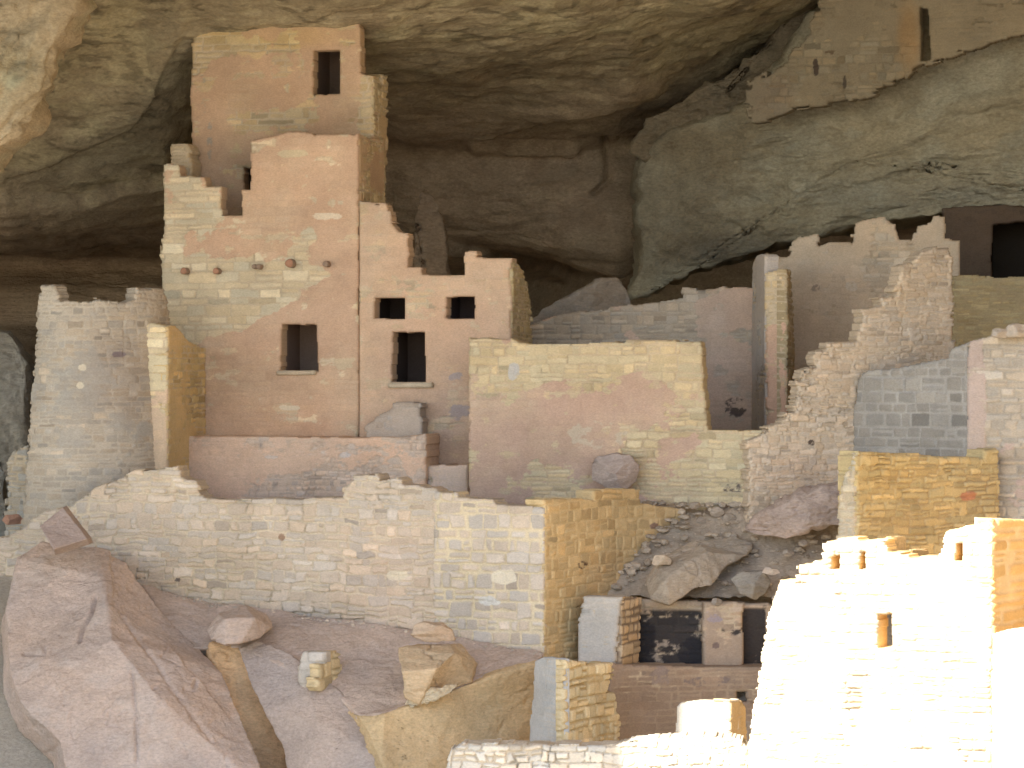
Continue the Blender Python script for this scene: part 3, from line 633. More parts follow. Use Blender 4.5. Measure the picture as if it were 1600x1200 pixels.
W('left_face', [P2(1176, 1.4), P2(1196, -.55)], [(1176, 418), (1180, 402), (1188, 398), (1197, 400), (1198, 700), (1174, 700)], thick=.25, parent=pr_, stone=(.40, .37, .33), plaster=(.44, .40, .36), pth=-.2, rag=1, edge=.01, tint=[(1185, 640, 20, 60, (.7, .7, .7), .5)])  # grey colour carries the skylight on this left-facing side
W('end_face', [P2(1194, -.6), P2(1230, -.75)], [(1194, 430), (1200, 424), (1222, 425), (1228, 432), (1229, 500), (1226, 540), (1231, 600), (1233, 665), (1233, 690), (1198, 690), (1196, 560)], thick=.25, parent=pr_, stone=(.56, .45, .28), plaster=(.57, .37, .26), pth=.0, rag=2.4, ch=.11, cw=.2,
  psc=1.8, pb=[(1212, 460, 30, 40, -1), (1214, 580, 30, 80, .5)])
W('right_face', [P2(1230, -.75), P2(1245, 1.8)], [(1226, 425), (1233, 420), (1236, 440), (1240, 520), (1240, 600), (1244, 640), (1240, 700), (1230, 700), (1226, 600)], thick=.2, parent=pr_, stone=(.40, .32, .19), rag=1.5, edge=.01)  # dark golden colour carries the bounce light on this right-facing side
W('back_wall', [P2(1170, 2.2), P2(1500, 1.7)], [(1178, 412), (1186, 399), (1203, 396), (1208, 402), (1230, 400), (1236, 380), (1250, 370), (1276, 368), (1280, 385), (1300, 376), (1330, 378), (1334, 352), (1350, 343), (1380, 340), (1395, 350), (1402, 374), (1425, 376), (1432, 352), (1455, 348), (1462, 335), (1478, 336), (1480, 374), (1505, 378), (1505, 700), (1178, 700)],
  thick=.4, stone=(.54, .455, .34), mortar=(.53, .445, .33), plaster=(.57, .465, .34), pth=-.25, rag=3.5, ch=.13, cw=.26, pb=[(1390, 430, 50, 50, -.5), (1360, 360, 60, 20, -.3)], stains_and_holes=[(1275, 450, 7, 5, (.30, .25, .2), -.3, 5), (1330, 447, 10, 8, (.58, .52, .42), -.2, 4)],
  label='tall rough tan plaster wall behind the stepped wall, lumpy along its top', cat='wall')

# stepped masonry wall
W('stepped_wall', [P2(1160, -3.45), P2(1345, -2.9), P2(1494, -2.3)],
  [(1168, 690), (1185, 684), (1200, 672), (1200, 668), (1222, 662), (1228, 650), (1240, 642), (1243, 622), (1246, 600), (1255, 580), (1274, 574), (1276, 550), (1290, 548), (1292, 535), (1340, 534), (1346, 510), (1346, 484), (1375, 480), (1376, 466), (1400, 463), (1404, 440), (1408, 414), (1432, 408), (1440, 396), (1466, 386), (1484, 388), (1489, 400), (1492, 600), (1492, 900), (1166, 900), (1170, 760)],
  thick=.45, res=.018, stone=(.56, .465, .35), mortar=(.57, .47, .34), ch=.085, cw=.2, rag=4, svar=.09, relief=.022, joint=.014, wob=1.6, tint=[(1440, 595, 70, 20, (.86, .84, .84), .8), (1420, 440, 50, 60, (1.06, 1.02, .95), .6), (1240, 740, 70, 40, (1.03, .95, .92), .5)], stains_and_holes=[(1267, 691, 5, 5, (.08, .06, .05), -.4, 5)],
  label='tall rubble wall climbing in broken steps up to the right', cat='wall')
# upper right room
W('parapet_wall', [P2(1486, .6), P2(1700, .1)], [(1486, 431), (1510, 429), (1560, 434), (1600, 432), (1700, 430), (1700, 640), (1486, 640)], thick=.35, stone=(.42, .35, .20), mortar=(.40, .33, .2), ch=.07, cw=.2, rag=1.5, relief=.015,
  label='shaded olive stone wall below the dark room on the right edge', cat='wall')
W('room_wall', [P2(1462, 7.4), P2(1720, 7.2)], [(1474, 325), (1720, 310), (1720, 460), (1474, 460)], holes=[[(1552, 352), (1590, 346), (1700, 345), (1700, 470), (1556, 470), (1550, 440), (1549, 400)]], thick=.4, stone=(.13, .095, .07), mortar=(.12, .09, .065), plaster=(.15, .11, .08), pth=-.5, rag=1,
  label='dark brown wall of the small room under the ledge at the right edge', cat='wall')
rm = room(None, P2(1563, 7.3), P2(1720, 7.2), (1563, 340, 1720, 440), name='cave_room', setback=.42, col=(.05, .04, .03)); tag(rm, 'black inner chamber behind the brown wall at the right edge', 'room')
# masonry on the high ledge
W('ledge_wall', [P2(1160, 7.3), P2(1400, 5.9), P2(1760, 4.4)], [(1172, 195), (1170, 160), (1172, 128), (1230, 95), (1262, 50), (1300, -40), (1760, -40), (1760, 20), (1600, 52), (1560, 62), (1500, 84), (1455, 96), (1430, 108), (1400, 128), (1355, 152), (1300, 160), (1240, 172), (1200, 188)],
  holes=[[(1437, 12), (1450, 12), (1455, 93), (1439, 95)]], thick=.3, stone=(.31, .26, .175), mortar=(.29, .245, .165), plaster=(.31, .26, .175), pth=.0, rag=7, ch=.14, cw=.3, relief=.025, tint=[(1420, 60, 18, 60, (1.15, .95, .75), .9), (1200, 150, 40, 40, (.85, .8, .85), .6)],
  stains_and_holes=[(1275, 105, 4, 14, (.08, .06, .05), -.4, 4), (1320, 130, 3, 10, (.1, .08, .06), -.4, 4), (1300, 82, 14, 4, (.15, .11, .07), .05, 5)],
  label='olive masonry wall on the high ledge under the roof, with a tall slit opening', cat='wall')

# left-facing wall of square stones, skylight painted in as grey blue, and its pale front
gw_ = empty('corner_wall', (*P2(1512, -5), -3.), 'corner wall with a brick like left side painted grey blue as skylight and a pale yellow front at the right edge', 'wall')
W('left_face', [P2(1332, -2.95), P2(1512, -5.)], [(1340, 594), (1345, 582), (1400, 574), (1480, 560), (1483, 546), (1497, 541), (1512, 536), (1514, 760), (1330, 760), (1332, 650)], thick=.4, parent=gw_, stone=(.31, .295, .262), mortar=(.38, .365, .33), ch=.19, cw=.34, joint=.032, relief=.012, wob=.6, svar=.1, hue=.02, rag=1.5, tint=[], lean=0)
W('front_face', [P2(1511, -5.), P2(1720, -5.7)], [(1511, 535), (1545, 527), (1552, 520), (1575, 522), (1600, 512), (1720, 490), (1720, 900), (1511, 900)], thick=.4, parent=gw_, stone=(.47, .42, .34), mortar=(.44, .39, .31), plaster=(.50, .40, .34), pth=.35, ch=.13, cw=.3, rag=2, relief=.028,
  pb=[(1525, 620, 14, 110, 1.5)])
bl = empty('stacked_stones', (*P2(1575, -5.4), .9), 'row of loose pale stones on top of the wall at the right edge', 'stones')
for i, (a, b, c, d) in enumerate([(1548, 512, 1575, 524), (1572, 508, 1604, 522), (1600, 500, 1640, 516)]):
    blob('stone', [(a, d), (a+2, b+3), (a+10, b), (c-4, b+1), (c, d-3), (c-3, d+3), (a+4, d+3)], -5.55, .18, amp=.015, col=(.50, .44, .36), n=60, rings=14, parent=bl)
# wall below, its side coloured golden to carry bounce light
gn = empty('bounce_gold_wall', (*P2(1338, -8), -3.2), 'rubble wall behind the sunlit tower, its side painted bright golden yellow as bounce light', 'wall')
W('end_face', [P2(1303, -7.8), P2(1338, -8.)], [(1337, 706), (1339, 880), (1304, 880), (1308, 800), (1312, 783), (1318, 745), (1325, 735), (1328, 708)], thick=.4, parent=gn, stone=(.53, .47, .34), rag=3, ch=.1, cw=.18, relief=.03)
W('side_face', [P2(1337, -8.), P2(1460, -6.6), P2(1562, -5.5)], [(1337, 706), (1380, 707), (1450, 711), (1480, 717), (1500, 714), (1535, 716), (1537, 702), (1558, 702), (1562, 760), (1562, 960), (1337, 960)], thick=.4, parent=gn, stone=(.53, .43, .23), mortar=(.46, .36, .2), ch=.12, cw=.34, rag=2.5, relief=.032, joint=.015, wob=1.5,
  plaster=(.54, .43, .22), pth=.5, stains_and_holes=[(1511, 775, 11, 8, (.46, .22, .13), -.5, 4)], tint=[(1380, 740, 60, 40, (1.06, 1.02, .9), .6), (1530, 800, 40, 60, (.8, .78, .8), .5)])

# ============================================================ ROUND TOWER
rt = [(lambda f: (p2w(153, 0, -.7)[0]+1.52*math.sin(f), -.7-1.52*math.cos(f)))(R(d)) for d in range(-115, 116, 10)]
W('round_tower', rt, [(58, 478), (60, 460), (64, 446), (86, 446), (89, 456), (91, 470), (120, 472), (140, 470), (150, 466), (172, 471), (195, 473), (213, 468), (214, 451), (235, 450), (255, 451), (262, 470), (270, 560), (270, 980), (20, 980), (36, 800), (48, 640), (54, 560)],
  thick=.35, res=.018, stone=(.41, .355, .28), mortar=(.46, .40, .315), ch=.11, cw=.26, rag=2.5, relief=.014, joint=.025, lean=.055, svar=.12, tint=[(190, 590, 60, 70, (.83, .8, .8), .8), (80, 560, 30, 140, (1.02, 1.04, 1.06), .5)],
  stains_and_holes=[(186, 554, 10, 5, (.20, .16, .16), -.3, 4), (128, 574, 6, 5, (.62, .55, .42), -.4, 4), (126, 602, 6, 5, (.62, .55, .42), -.4, 4)], plaster=(.37, .34, .29), pth=.42, soft=.15,
  label='grey round tower of coursed stone at the left with a small stub on its rim', cat='tower')
W('side_wall', [P2(-40, 1.0), P2(44, .6)], [(8, 800), (12, 720), (20, 705), (42, 696), (44, 800), (44, 860), (8, 860)], thick=.4, stone=(.44, .40, .33), rag=3, label='short grey broken wall left of the round tower', cat='wall')
blob('flat_stone', [(2, 812), (8, 804), (30, 803), (38, 812), (34, 820), (10, 820)], -1.2, .2, amp=.015, col=(.48, .27, .18), n=60, rings=14, label='flat reddish stone beside the foot of the round tower', cat='stone')
blob('rubble', [(-40, 700), (0, 716), (14, 735), (10, 770), (16, 830), (30, 850), (-40, 860)], 1.6, .4, amp=.08, col=(.30, .28, .23), n=120, rings=30, label='dark grey rubble heap at the left edge behind the short broken wall', cat='rubble')

# ============================================================ FRONT WALL and its round end, painted golden for bounce light
fr_ = empty('front_wall', (*P2(850, -6.2), -5.), 'long curved front wall of pale coursed stone with a right end painted golden as bounce light', 'wall')
FP = dict(thick=.5, parent=fr_, res=.016, edge=.016)
W('front_face', [P2(-80, -2.8), P2(213, -3.55), P2(450, -4.3), P2(684, -5.3)],
  [(-80, 850), (15, 838), (38, 822), (70, 800), (110, 790), (150, 762), (190, 748), (214, 735), (262, 731), (280, 729), (282, 747), (306, 750), (310, 762), (316, 777), (350, 780), (440, 778), (470, 780), (534, 776), (536, 762), (549, 757), (552, 744), (588, 742), (592, 751), (624, 748), (628, 758), (675, 762), (684, 766), (684, 1130), (260, 1130), (200, 1240), (-80, 1240)],
  stone=(.54, .455, .355), mortar=(.58, .49, .355), ch=.14, cw=.32, rag=2.6, relief=.028, joint=.02, svar=.10, wob=2.0,
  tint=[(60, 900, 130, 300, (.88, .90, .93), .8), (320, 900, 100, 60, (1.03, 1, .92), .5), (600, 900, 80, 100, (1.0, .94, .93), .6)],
  stains_and_holes=[(278, 906, 4, 3, (.15, .12, .1), -.4, 5), (440, 840, 5, 6, (.3, .2, .13), -.3, 5), (620, 899, 16, 8, (.66, .57, .42), -.5, 4)], **FP)
W('squared_face', [P2(676, -5.3), P2(850, -6.2)],
  [(677, 764), (680, 769), (712, 770), (715, 778), (770, 780), (775, 788), (850, 793), (850, 1130), (677, 1130)],
  stone=(.53, .455, .365), mortar=(.64, .54, .365), ch=.21, cw=.30, rag=1.6, relief=.02, joint=.032, svar=.13, wob=1.2,
  stains_and_holes=[(788, 902, 20, 12, (.66, .59, .45), -.5, 4), (765, 940, 16, 7, (.60, .58, .52), -.5, 4)], **FP)
cR = P2(850, -6.2)
W('bounce_gold_end', [cR, P2(915, -5.15), P2(990, -3.95), P2(1040, -3.45), P2(1073, -3.25)], [(850, 780), (882, 779), (930, 781), (931, 765), (1000, 765), (1001, 786), (1030, 791), (1060, 795), (1072, 797), (1074, 1130), (850, 1130)],
  thick=.4, parent=fr_, res=.016, stone=(.58, .43, .225), mortar=(.63, .48, .26), ch=.17, cw=.26, rag=2, relief=.014, joint=.03, svar=.12, edge=.012, tint=[(1040, 840, 30, 60, (.85, .8, .78), .6), (960, 900, 50, 40, (.86, .83, .85), .5)],  # golden stone, duller to the right, paints the bounce light and its falloff
  stains_and_holes=[(911, 882, 8, 7, (.10, .06, .04), -.2, 5), (1021, 821, 6, 5, (.25, .16, .12), -.5, 4)])

# ============================================================ ROCKS
RK = (.50, .385, .32)
facet('boulder', [(65, 848, -4.4), (150, 858, -4.5), (196, 880, -4.6), (228, 925, -4.8), (262, 966, -5.), (300, 1005, -5.4), (345, 1050, -6.2), (372, 1110, -6.8), (418, 1240, -7.9), (110, 1240, -8.1), (94, 1160, -7.6), (40, 1108, -7.2), (14, 1050, -6.6), (12, 950, -5.6), (28, 872, -4.8),
                  (175, 1000, -6.9), (255, 1100, -7.7), (160, 905, -5.5)],
      [(14, 0, 17, 15, 12, 13), (0, 1, 17), (1, 2, 3, 17), (17, 3, 4, 15), (15, 4, 5, 6, 16), (16, 6, 7, 8), (15, 16, 8, 9, 10), (12, 15, 10, 11)], ext=(-.3, 1.2, -.5), amp=.03, cracks=.4, el=.05, col=(.52, .41, .335), light=(.51, .43, .37), stk=[('c', [(150, 935), (142, 965), (128, 990), (125, 1000)], 3, .10), ('c', [(205, 1050), (212, 1120), (213, 1190)], 2.5, .06), ('c', [(40, 1022), (70, 1022), (72, 1010)], 2, .06), ('c', [(290, 1080), (302, 1083), (305, 1070)], 2.5, .06), ('s', [(170, 870), (175, 950), (260, 1010), (330, 1090)], 8, .06), ('c', [(185, 960), (330, 1160)], 2.5, .05)],
      label='huge smooth pinkish boulder filling the lower left corner', cat='boulder')
facet('cleft_rock', [(330, 1008, -5.6), (328, 1060, -6.0), (340, 1120, -6.5), (357, 1185, -7.0), (370, 1260, -7.6), (490, 1260, -6.6), (470, 1170, -6.1), (435, 1090, -5.9), (400, 1015, -5.6), (350, 1002, -5.5)], [(0, 1, 2, 3, 4, 5, 6, 7, 8, 9)], ext=(-.3, .8, -.4), amp=.05, col=(.62, .43, .25),
      label='rock strip in the cleft between the two big boulders, painted orange as bounce light', cat='rock')  # orange base colour makes up for weak bounce light in the cleft
facet('boulder', [(372, 1012, -5.7), (402, 998, -5.6), (455, 1022, -6.1), (532, 1082, -6.9), (566, 1130, -7.4), (590, 1180, -7.9), (620, 1260, -8.4), (462, 1260, -7.9), (440, 1165, -7.1), (414, 1110, -6.7), (389, 1062, -6.2), (500, 1130, -7.5)],
      [(0, 1, 2, 11, 9, 10), (2, 3, 4, 5, 11), (11, 5, 6, 7), (9, 11, 7, 8)], ext=(.2, 1.2, -.4), amp=.025, cracks=.3, el=.05, col=(.48, .385, .315), label='long grey slab of rock right of the huge boulder, sloping down to the right', cat='boulder')
LDG = [(222, 915, -3.7), (330, 940, -4.0), (520, 965, -4.8), (650, 985, -5.3), (760, 1003, -5.8), (850, 1020, -6.3), (842, 1034, -6.6), (720, 1075, -7.2), (600, 1116, -7.9), (560, 1118, -7.6), (530, 1090, -7.0), (440, 1040, -6.2), (375, 1012, -5.6), (300, 1012, -5.6), (255, 965, -4.9)]
facet('rock_ledge', LDG, [(0, 1, 2, 3, 4, 5, 6, 7, 8, 9, 10, 11, 12, 13, 14)], ext=(-.25, 1.0, -.7), amp=.03, cracks=.25, el=.05, col=(.53, .43, .36), kind='structure', mat='rock', label='smooth pinkish rock ledge sloping below the front wall')
facet('rock_ledge', [(601, 1115, -7.93), (720, 1074, -7.24), (843, 1033, -6.62), (850, 1100, -6.3), (850, 1175, -6.2), (850, 1260, -6.2), (640, 1260, -8.3), (596, 1190, -8.3), (575, 1150, -8.0), (558, 1117, -7.6), (540, 1130, -6.9), (560, 1260, -7.0)],
      [(0, 1, 2, 3, 4, 5, 6, 7), (9, 0, 7, 8), (9, 8, 7, 6, 11, 10)], ext=(-.5, 1., 0), amp=.03, col=(.62, .46, .26), kind='structure', label='cut face of the rock ledge, painted golden orange as bounce light')  # golden colour paints bounce light onto the right-facing cut
facet('boulder', [(324, 984, -6.0), (340, 958, -5.7), (382, 947, -5.5), (412, 962, -5.6), (422, 981, -5.9), (404, 995, -6.2), (376, 1004, -6.5), (350, 1008, -6.5), (330, 1000, -6.3), (352, 968, -6.45), (398, 966, -6.35)],
      [(0, 1, 2, 10, 9), (2, 3, 4, 10), (0, 9, 7, 8), (9, 10, 6, 7), (10, 4, 5, 6)], ext=(0, .6, -.05), amp=.03, el=.035, cracks=.6, col=(.50, .395, .32), label='small rounded pinkish boulder sitting on the ledge behind the huge boulder', cat='boulder')
facet('boulder', [(622, 1012, -7.2), (650, 1006, -7.0), (705, 1005, -7.0), (715, 1003, -6.8), (742, 1035, -7.0), (740, 1068, -7.1), (690, 1082, -7.4), (655, 1102, -7.9), (630, 1090, -7.8), (628, 1050, -8.0), (680, 1045, -8.1), (712, 1020, -7.7)],
      [(0, 1, 2, 11, 10, 9), (2, 3, 4, 11), (11, 4, 5, 6, 10), (9, 10, 6, 7, 8)], ext=(.05, .7, -.1), amp=.03, el=.04, col=(.58, .44, .28), cracks=1, label='cracked blocky boulder with a golden right side on the pink ledge', cat='boulder')
blob('boulder', [(640, 993), (645, 976), (662, 970), (690, 973), (708, 985), (712, 999), (690, 1000), (665, 1003), (655, 998)], -7.0, .3, amp=.03, col=(.56, .42, .29), nf=4, n=90, rings=24, label='small boulder resting on top of the cracked blocky boulder', cat='boulder')
blob('rubble', [(632, 1100), (640, 1086), (690, 1074), (715, 1070), (705, 1082), (670, 1096), (645, 1106)], -7.75, .2, amp=.06, col=(.60, .50, .34), nf=5, n=90, rings=24, sc=2.5, label='pale crumbly rubble wedged under the cracked blocky boulder', cat='rubble')
facet('square_stone', [(62, 822, -6.3), (98, 792, -5.9), (136, 842, -6.2), (139, 850, -6.0), (86, 868, -6.1), (84, 858, -6.6)], [(0, 1, 2, 5), (5, 2, 3, 4)], ext=(0, .5, .0), amp=.01, el=.04, rnd=0, col=(.40, .32, .275), label='square cut pinkish stone balanced on top of the huge boulder', cat='stone')
st_ = empty('masonry_stub', (*P2(505, -6.8), -5.7), 'small stub of stacked grey stones with ends painted golden as bounce light, standing on the pink ledge', 'wall')
def brick(px0, px1, px2, py0, py1, y, col, parent, skew=0):
    # front face px0..px1, right side px1..px2
    d = max((px2-px1)/80*1.3, .12)
    vs = [(px0, py0, y), (px1, py0+skew, y-.1), (px1, py1, y-.1), (px0, py1, y), (px2, py0+skew, y+d), (px2, py1, y+d), (px0+12, py0, y+d+.3), (px0+12, py1, y+d+.3)]
    bm = bmesh.new()
    for v in vs: bm.verts.new(p2w(*v))
    bmesh.ops.convex_hull(bm, input=bm.verts[:]); bmesh.ops.bevel(bm, geom=bm.edges[:], offset=.02, segments=2, affect='EDGES')
    bmesh.ops.triangulate(bm, faces=bm.faces[:])
    for _ in range(3): 
        bmesh.ops.subdivide_edges(bm, edges=[e for e in bm.edges if e.calc_length() > .05], cuts=1); bmesh.ops.triangulate(bm, faces=bm.faces[:])
    bm.verts.index_update(); V = np.array([v.co[:] for v in bm.verts]); T = np.array([[v.index for v in f.verts] for f in bm.faces]); bm.free()
    V = V+.014*np.stack([fbm(*(V.T*5+k*9), 3, 5) for k in range(3)], -1)
    return link('stone', raw_mesh('stone', V, T, rockcol(V, col, int(px0)), False), parent, 'rock')
W('front_face', [P2(464, -6.75), P2(508, -6.95)], [(466, 1040), (470, 1026), (474, 1019), (508, 1018), (508, 1036), (498, 1038), (497, 1057), (482, 1058), (480, 1078), (468, 1070), (458, 1052)], thick=.22, parent=st_, stone=(.50, .46, .40), mortar=(.46, .41, .34), ch=.24, cw=.32, joint=.016, rag=1.5)
W('side_face', [P2(492, -7.2), P2(533, -6.3)], [(508, 1018), (530, 1018), (531, 1037), (543, 1039), (542, 1049), (531, 1050), (530, 1078), (500, 1080), (494, 1074), (494, 1058), (500, 1057), (500, 1037), (508, 1036)], thick=.2, parent=st_, stone=(.58, .46, .27), mortar=(.48, .38, .22), ch=.22, cw=.3, joint=.02, rag=1.5, relief=.03)  # side stones coloured golden for bounce light, front left grey

# rubble slope right of the golden end
def slope():
    gx = np.arange(.5, 8.6, .05); gy = np.arange(-4.6, -1.6, .05); X, Y = np.meshgrid(gx, gy, indexing='ij')
    Z = np.interp(Y, [-4.6, -3.2, -1.6], [-3.86, -2.35, -2.1])+sst(-4.6, -4.1, Y)*.22*fbm(X*.8, Y*.8, X*0, 5, 31, .6)+.12*np.abs(fbm(X*4, Y*4, X*0, 4, 32, .6))
    P = np.stack([X, Y, Z], -1).reshape(-1, 3); C = rockcol(P, (.45, .375, .285), 33, 2.)
    nJ = len(gy); ii, jj = np.meshgrid(np.arange(len(gx)-1), np.arange(nJ-1), indexing='ij'); v = lambda a, b: ((ii+a)*nJ+jj+b).ravel()
    o = link('ground', raw_mesh('ground', P, np.stack([v(0, 0), v(1, 0), v(1, 1), v(0, 1)], -1), C), None, 'rock'); o['kind'] = 'structure'; o['label'] = 'tan rubble slope between the golden wall end and the sunlit tower'
slope()
facet('boulder', [(1012, 905, -4.8), (1030, 872, -4.5), (1085, 845, -4.0), (1150, 836, -3.8), (1176, 850, -4.0), (1165, 868, -4.4), (1135, 885, -4.7), (1110, 915, -5.1), (1080, 922, -5.3), (1045, 945, -5.5), (1018, 935, -5.3), (1105, 862, -4.9), (1040, 905, -5.5)],
      [(0, 1, 2, 11, 12), (2, 3, 4, 5, 11), (11, 5, 6, 7, 8, 12), (12, 8, 9, 10, 0)], ext=(.1, .8, 0), amp=.035, el=.045, col=(.46, .385, .29), label='long angular boulder leaning on the rubble above the kiva', cat='boulder')
blob('boulder', [(1142, 905), (1160, 892), (1190, 890), (1205, 905), (1198, 925), (1180, 936), (1155, 925)], -4.9, .35, amp=.03, col=(.38, .33, .26), nf=5, n=100, rings=26, label='rounded tan boulder right of the long angular boulder above the kiva', cat='boulder')
blob('stone', [(1018, 880), (1022, 868), (1040, 866), (1050, 874), (1048, 882), (1025, 884)], -5.1, .15, amp=.01, col=(.56, .46, .34), nf=3, n=60, rings=14, label='small pale stone lying at the tip of the long angular boulder', cat='stone')
blob('stone', [(1190, 895), (1195, 886), (1215, 888), (1220, 895), (1205, 899)], -5.2, .12, amp=.01, col=(.58, .50, .42), nf=3, n=60, rings=14, label='small whitish stone above the rounded tan boulder', cat='stone')
blob('boulder', [(1165, 830), (1180, 812), (1215, 795), (1250, 770), (1290, 757), (1325, 752), (1345, 780), (1330, 815), (1290, 820), (1250, 830), (1225, 842), (1200, 838)], -4.3, .5, tx=-.1, amp=.09, col=(.46, .37, .31), nf=6, n=200, rings=50, label='low purple pink rock outcrop below the stepped wall', cat='boulder', band=.15)
SL = ['loose stone at the foot of the big pink wall, middle one of three', 'loose stone just behind the top of the golden wall end', 'loose stone nearest the stepped wall foot, left of the purple outcrop', 'leftmost loose stone against the foot of the big pink wall', 'loose stone lying right below the purple pink outcrop', 'small loose stone tucked under the right part of the purple pink outcrop', 'loose stone below the rounded tan boulder, above the black right recess', 'loose stone on the kiva rim below the long angular boulder']
for i, (a, b, s_) in enumerate([(1120, 800, 11), (1095, 815, 9), (1140, 812, 12), (1085, 790, 8), (1230, 865, 9), (1255, 850, 8), (1215, 935, 10), (1120, 940, 9)]):
    blob('stone', [(a-s_, b), (a-s_*.7, b-s_*.6), (a, b-s_*.8), (a+s_*.9, b-s_*.4), (a+s_, b+s_*.3), (a+s_*.2, b+s_*.7), (a-s_*.7, b+s_*.5)], -3.3 if b < 830 else (-4.3 if b < 880 else -5.2), .12, amp=.012, col=(.40, .34, .27), nf=3, n=50, rings=12,
         label=SL[i], cat='stone', group='loose stones on the rubble slope')

# ============================================================ KIVA
kv = empty('kiva', (*P2(1080, -5.6), -6.6), 'sunken round room with smoke blackened recesses in its brown plaster wall', 'kiva')
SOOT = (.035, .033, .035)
W('entrance_wall', [P2(903, -5.85), P2(972, -6.05)], [(912, 934), (925, 932), (971, 933), (968, 960), (962, 1040), (895, 1040), (902, 980)], thick=.4, parent=kv, stone=(.46, .43, .37), plaster=(.47, .435, .38), pth=-.1, rag=2, ch=.12, cw=.28)
W('pilaster', [P2(971, -6.0), P2(1002, -5.2)], [(971, 932), (1002, 934), (998, 1050), (958, 1050)], thick=.25, parent=kv, stone=(.52, .40, .26), mortar=(.22, .17, .12), ch=.17, cw=.3, joint=.03, rag=1, edge=.01, relief=.02)
W('recess_wall', [P2(994, -4.95), P2(1106, -4.9)], [(994, 936), (1106, 940), (1106, 1060), (992, 1060)], thick=.25, parent=kv, stone=(.46, .37, .27), plaster=(.46, .37, .28), pth=-.1, rag=1, relief=.02,
  stains_and_holes=[(1047, 1002, 55, 50, SOOT, -.26, 2.6), (1085, 1018, 26, 24, SOOT, -.6, 3), (1010, 1000, 14, 42, SOOT, -.15, 3)])
W('pilaster', [P2(1098, -5.2), P2(1162, -5.15)], [(1100, 940), (1161, 942), (1161, 1060), (1099, 1060)], thick=.3, parent=kv, stone=(.50, .39, .28), plaster=(.40, .315, .235), pth=-.3, rag=.8, relief=.01, stains_and_holes=[(1142, 985, 20, 7, SOOT, -.2, 3), (1118, 1009, 6, 5, (.2, .15, .13), -.1, 5), (1118, 960, 16, 12, (.36, .31, .32), .0, 4)])
W('recess_wall', [P2(1155, -4.9), P2(1240, -4.85)], [(1156, 942), (1240, 944), (1240, 1060), (1156, 1060)], thick=.25, parent=kv, stone=(.46, .36, .25), mortar=(.4, .3, .2), plaster=(.46, .36, .26), pth=-.1, rag=1, stains_and_holes=[(1178, 995, 19, 46, SOOT, -.5, 3), (1205, 990, 14, 50, SOOT, .02, 3)])
W('bench_wall', [P2(950, -6.25), P2(1010, -5.9), P2(1110, -5.6), P2(1240, -5.6)], [(950, 1036), (1000, 1040), (1100, 1042), (1240, 1042), (1240, 1230), (950, 1230)], holes=[[(1151, 1081), (1166, 1081), (1166, 1097), (1151, 1097)]], thick=.7, parent=kv, stone=(.31, .235, .17), plaster=(.335, .255, .185), pth=-.4, rag=.8, relief=.01,
  tint=[(1050, 1100, 70, 50, (.82, .8, .8), .6)], stains_and_holes=[(1110, 1065, 40, 8, (.22, .18, .16), .1, 4), (1030, 1052, 22, 8, (.25, .2, .17), .1, 4), (1030, 1060, 14, 20, (.30, .24, .2), .15, 4)])
room(kv, P2(1151, -5.6), P2(1166, -5.6), (1151, 1081, 1166, 1097), name='niche', setback=.3, depth=.3)

# wall end in the foreground
wu = empty('wall_end', (*P2(884, -8.8), -6.), 'broken wall end with a plaster face painted bluish white as skylight and a stepped masonry side painted yellow as bounce light', 'wall')
W('left_face', [P2(826, -7.3), P2(881, -8.72)], [(836, 1034), (846, 1028), (858, 1027), (883, 1030), (883, 1230), (824, 1230), (829, 1120)], thick=.1, parent=wu, stone=(.44, .44, .42), plaster=(.46, .46, .44), pth=-.5, rag=1, relief=.008, edge=.01)  # bluish colour paints skylight on the left-facing side
W('right_face', [P2(881, -8.75), P2(968, -7.2)], [(879, 1030), (890, 1032), (925, 1036), (958, 1034), (956, 1062), (952, 1082), (962, 1086), (961, 1112), (967, 1119), (966, 1230), (879, 1230)], thick=.16, parent=wu, stone=(.60, .49, .30), mortar=(.50, .38, .2), ch=.15, cw=.2, rag=4, relief=.04, joint=.02)  # yellow colour paints bounce light on the right-facing side
wb = empty('stub_wall', (*P2(1140, -9), -6.), 'low sunlit white wall stub in the kiva with a right side painted golden as bounce light', 'wall')
W('front_face', [P2(1050, -8.6), P2(1141, -9.1)], [(1056, 1104), (1062, 1099), (1090, 1096), (1140, 1094), (1141, 1230), (1054, 1230)], thick=.35, parent=wb, stone=(.72, .66, .54), plaster=(.74, .68, .56), pth=-.2, rag=1.5, relief=.012)
W('side_face', [P2(1141, -9.1), P2(1168, -8.4)], [(1141, 1094), (1160, 1095), (1166, 1105), (1168, 1230), (1141, 1230)], thick=.3, parent=wb, stone=(.58, .43, .24), plaster=(.60, .45, .25), pth=-.4, rag=1.2, relief=.01, edge=.01)  # bounce light painted into the golden colour of the shaded side
W('rubble_wall', [P2(690, -9.9), P2(900, -10.1), P2(1172, -10.4)], [(698, 1190), (706, 1170), (720, 1163), (765, 1162), (800, 1161), (860, 1165), (965, 1163), (985, 1158), (1015, 1156), (1060, 1150), (1120, 1148), (1160, 1156), (1170, 1170), (1172, 1230), (690, 1230)], thick=.6, res=.015, stone=(.64, .59, .49), mortar=(.56, .48, .36), ch=.13, cw=.24, rag=4, relief=.04, joint=.014, wob=2.2, lean=.1,
  label='low rubble wall along the bottom edge, sunlit on its right part', cat='wall')

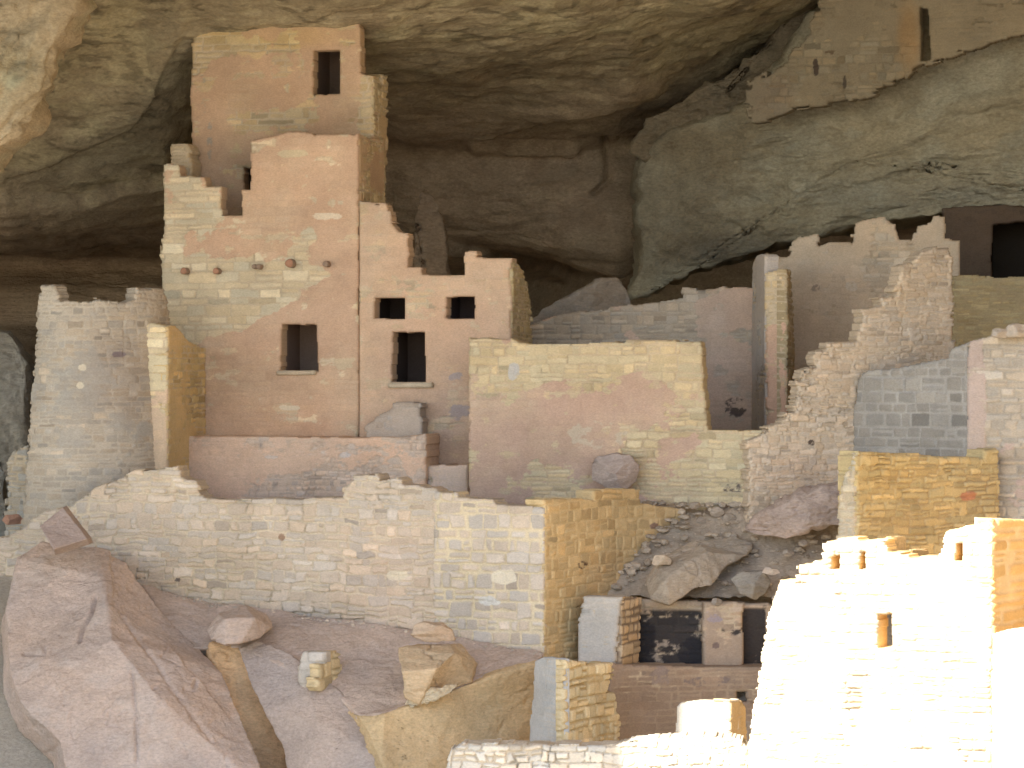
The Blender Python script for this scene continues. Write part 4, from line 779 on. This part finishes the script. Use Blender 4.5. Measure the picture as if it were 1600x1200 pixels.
# ============================================================ SUNLIT TOWER
tn = empty('sunlit_tower', (*P2(1548, -13), -6.), 'glaring white sunlit tower in the right foreground with a small window and a broken top', 'tower')
W('front_wall', [P2(1150, -11.2), P2(1550, -13.)],
  [(1165, 1230), (1172, 1145), (1184, 1070), (1194, 1000), (1203, 950), (1214, 922), (1222, 908), (1246, 905), (1246, 882), (1270, 879), (1284, 876), (1284, 847), (1305, 845), (1310, 841), (1340, 840), (1342, 846), (1383, 843), (1386, 862), (1420, 866), (1422, 872), (1445, 870), (1468, 872), (1472, 850), (1480, 832), (1500, 826), (1520, 818), (1545, 809), (1551, 810), (1551, 1230)],
  holes=[[(1299, 868), (1312, 867), (1312, 890), (1298, 890)], [(1345, 863), (1353, 862), (1351, 890), (1340, 890)], [(1493, 848), (1503, 848), (1503, 876), (1491, 876)], [(1372, 960), (1393, 959), (1394, 1012), (1370, 1012)]],
  thick=.5, parent=tn, res=.018, stone=(.64, .56, .43), mortar=(.50, .40, .26), ch=.13, cw=.3, rag=3.5, relief=.026, joint=.014, plaster=(.66, .58, .45), pth=.15, rim=(.80, .58, .28))  # rim colour paints golden bounce light on jambs and edges
W('side_wall', [P2(1551, -13.), P2(1640, -11.)], [(1550, 810), (1575, 811), (1660, 816), (1660, 1230), (1550, 1230)], thick=.3, parent=tn, stone=(.62, .43, .20), mortar=(.66, .52, .32), ch=.17, cw=1.2, rag=1, relief=.03, joint=.05, edge=.01)  # golden colour paints bounce light on the shaded side
for (a, b, c, d, y) in ((1386, 838, 1416, 862, -11.2), (1422, 858, 1452, 872, -11.4)):
    o = brick(a-4, a+3, c, b, d, y, (.62, .47, .26), tn)  # golden colour paints the bounce-lit sides of stones behind the top
W('foreground_wall', [P2(1540, -13.7), P2(1720, -14.6)], [(1549, 1000), (1551, 989), (1580, 985), (1620, 980), (1720, 975), (1720, 1230), (1549, 1230)], thick=.45, stone=(.76, .70, .58), mortar=(.74, .67, .54), relief=.014, rag=1.5, label='low sunlit white wall in front of the bright tower at the bottom right corner', cat='wall')

# small debris
rg = np.random.RandomState(4); sp = []
for _ in range(1100):
    x = rg.uniform(1.6, 8.0); y = rg.uniform(-4.5, -2.4); z = np.interp(y, [-4.6, -3.2, -1.6], [-3.86, -2.35, -2.1]); sp.append((x, y, z+.09, .02+.11*rg.rand()**4))
gravel('gravel', sp, (.52, .44, .34), 5, 'broken stones and grit scattered over the rubble slope above the kiva')
sp = []
for _ in range(260):
    px = rg.uniform(240, 850); t = rg.rand()**2
    by = np.interp(px, [222, 330, 520, 650, 760, 850], [915, 940, 965, 985, 1003, 1020]); yy = np.interp(px, [222, 330, 520, 650, 760, 850], [-3.7, -4.0, -4.8, -5.3, -5.8, -6.3])
    q = p2w(px, by+2+10*t, yy-.05-.15*t); sp.append((q[0], q[1], q[2], .015+.045*rg.rand()**2))
gravel('gravel', sp, (.55, .47, .38), 6, 'small stones fallen along the foot of the long front wall')
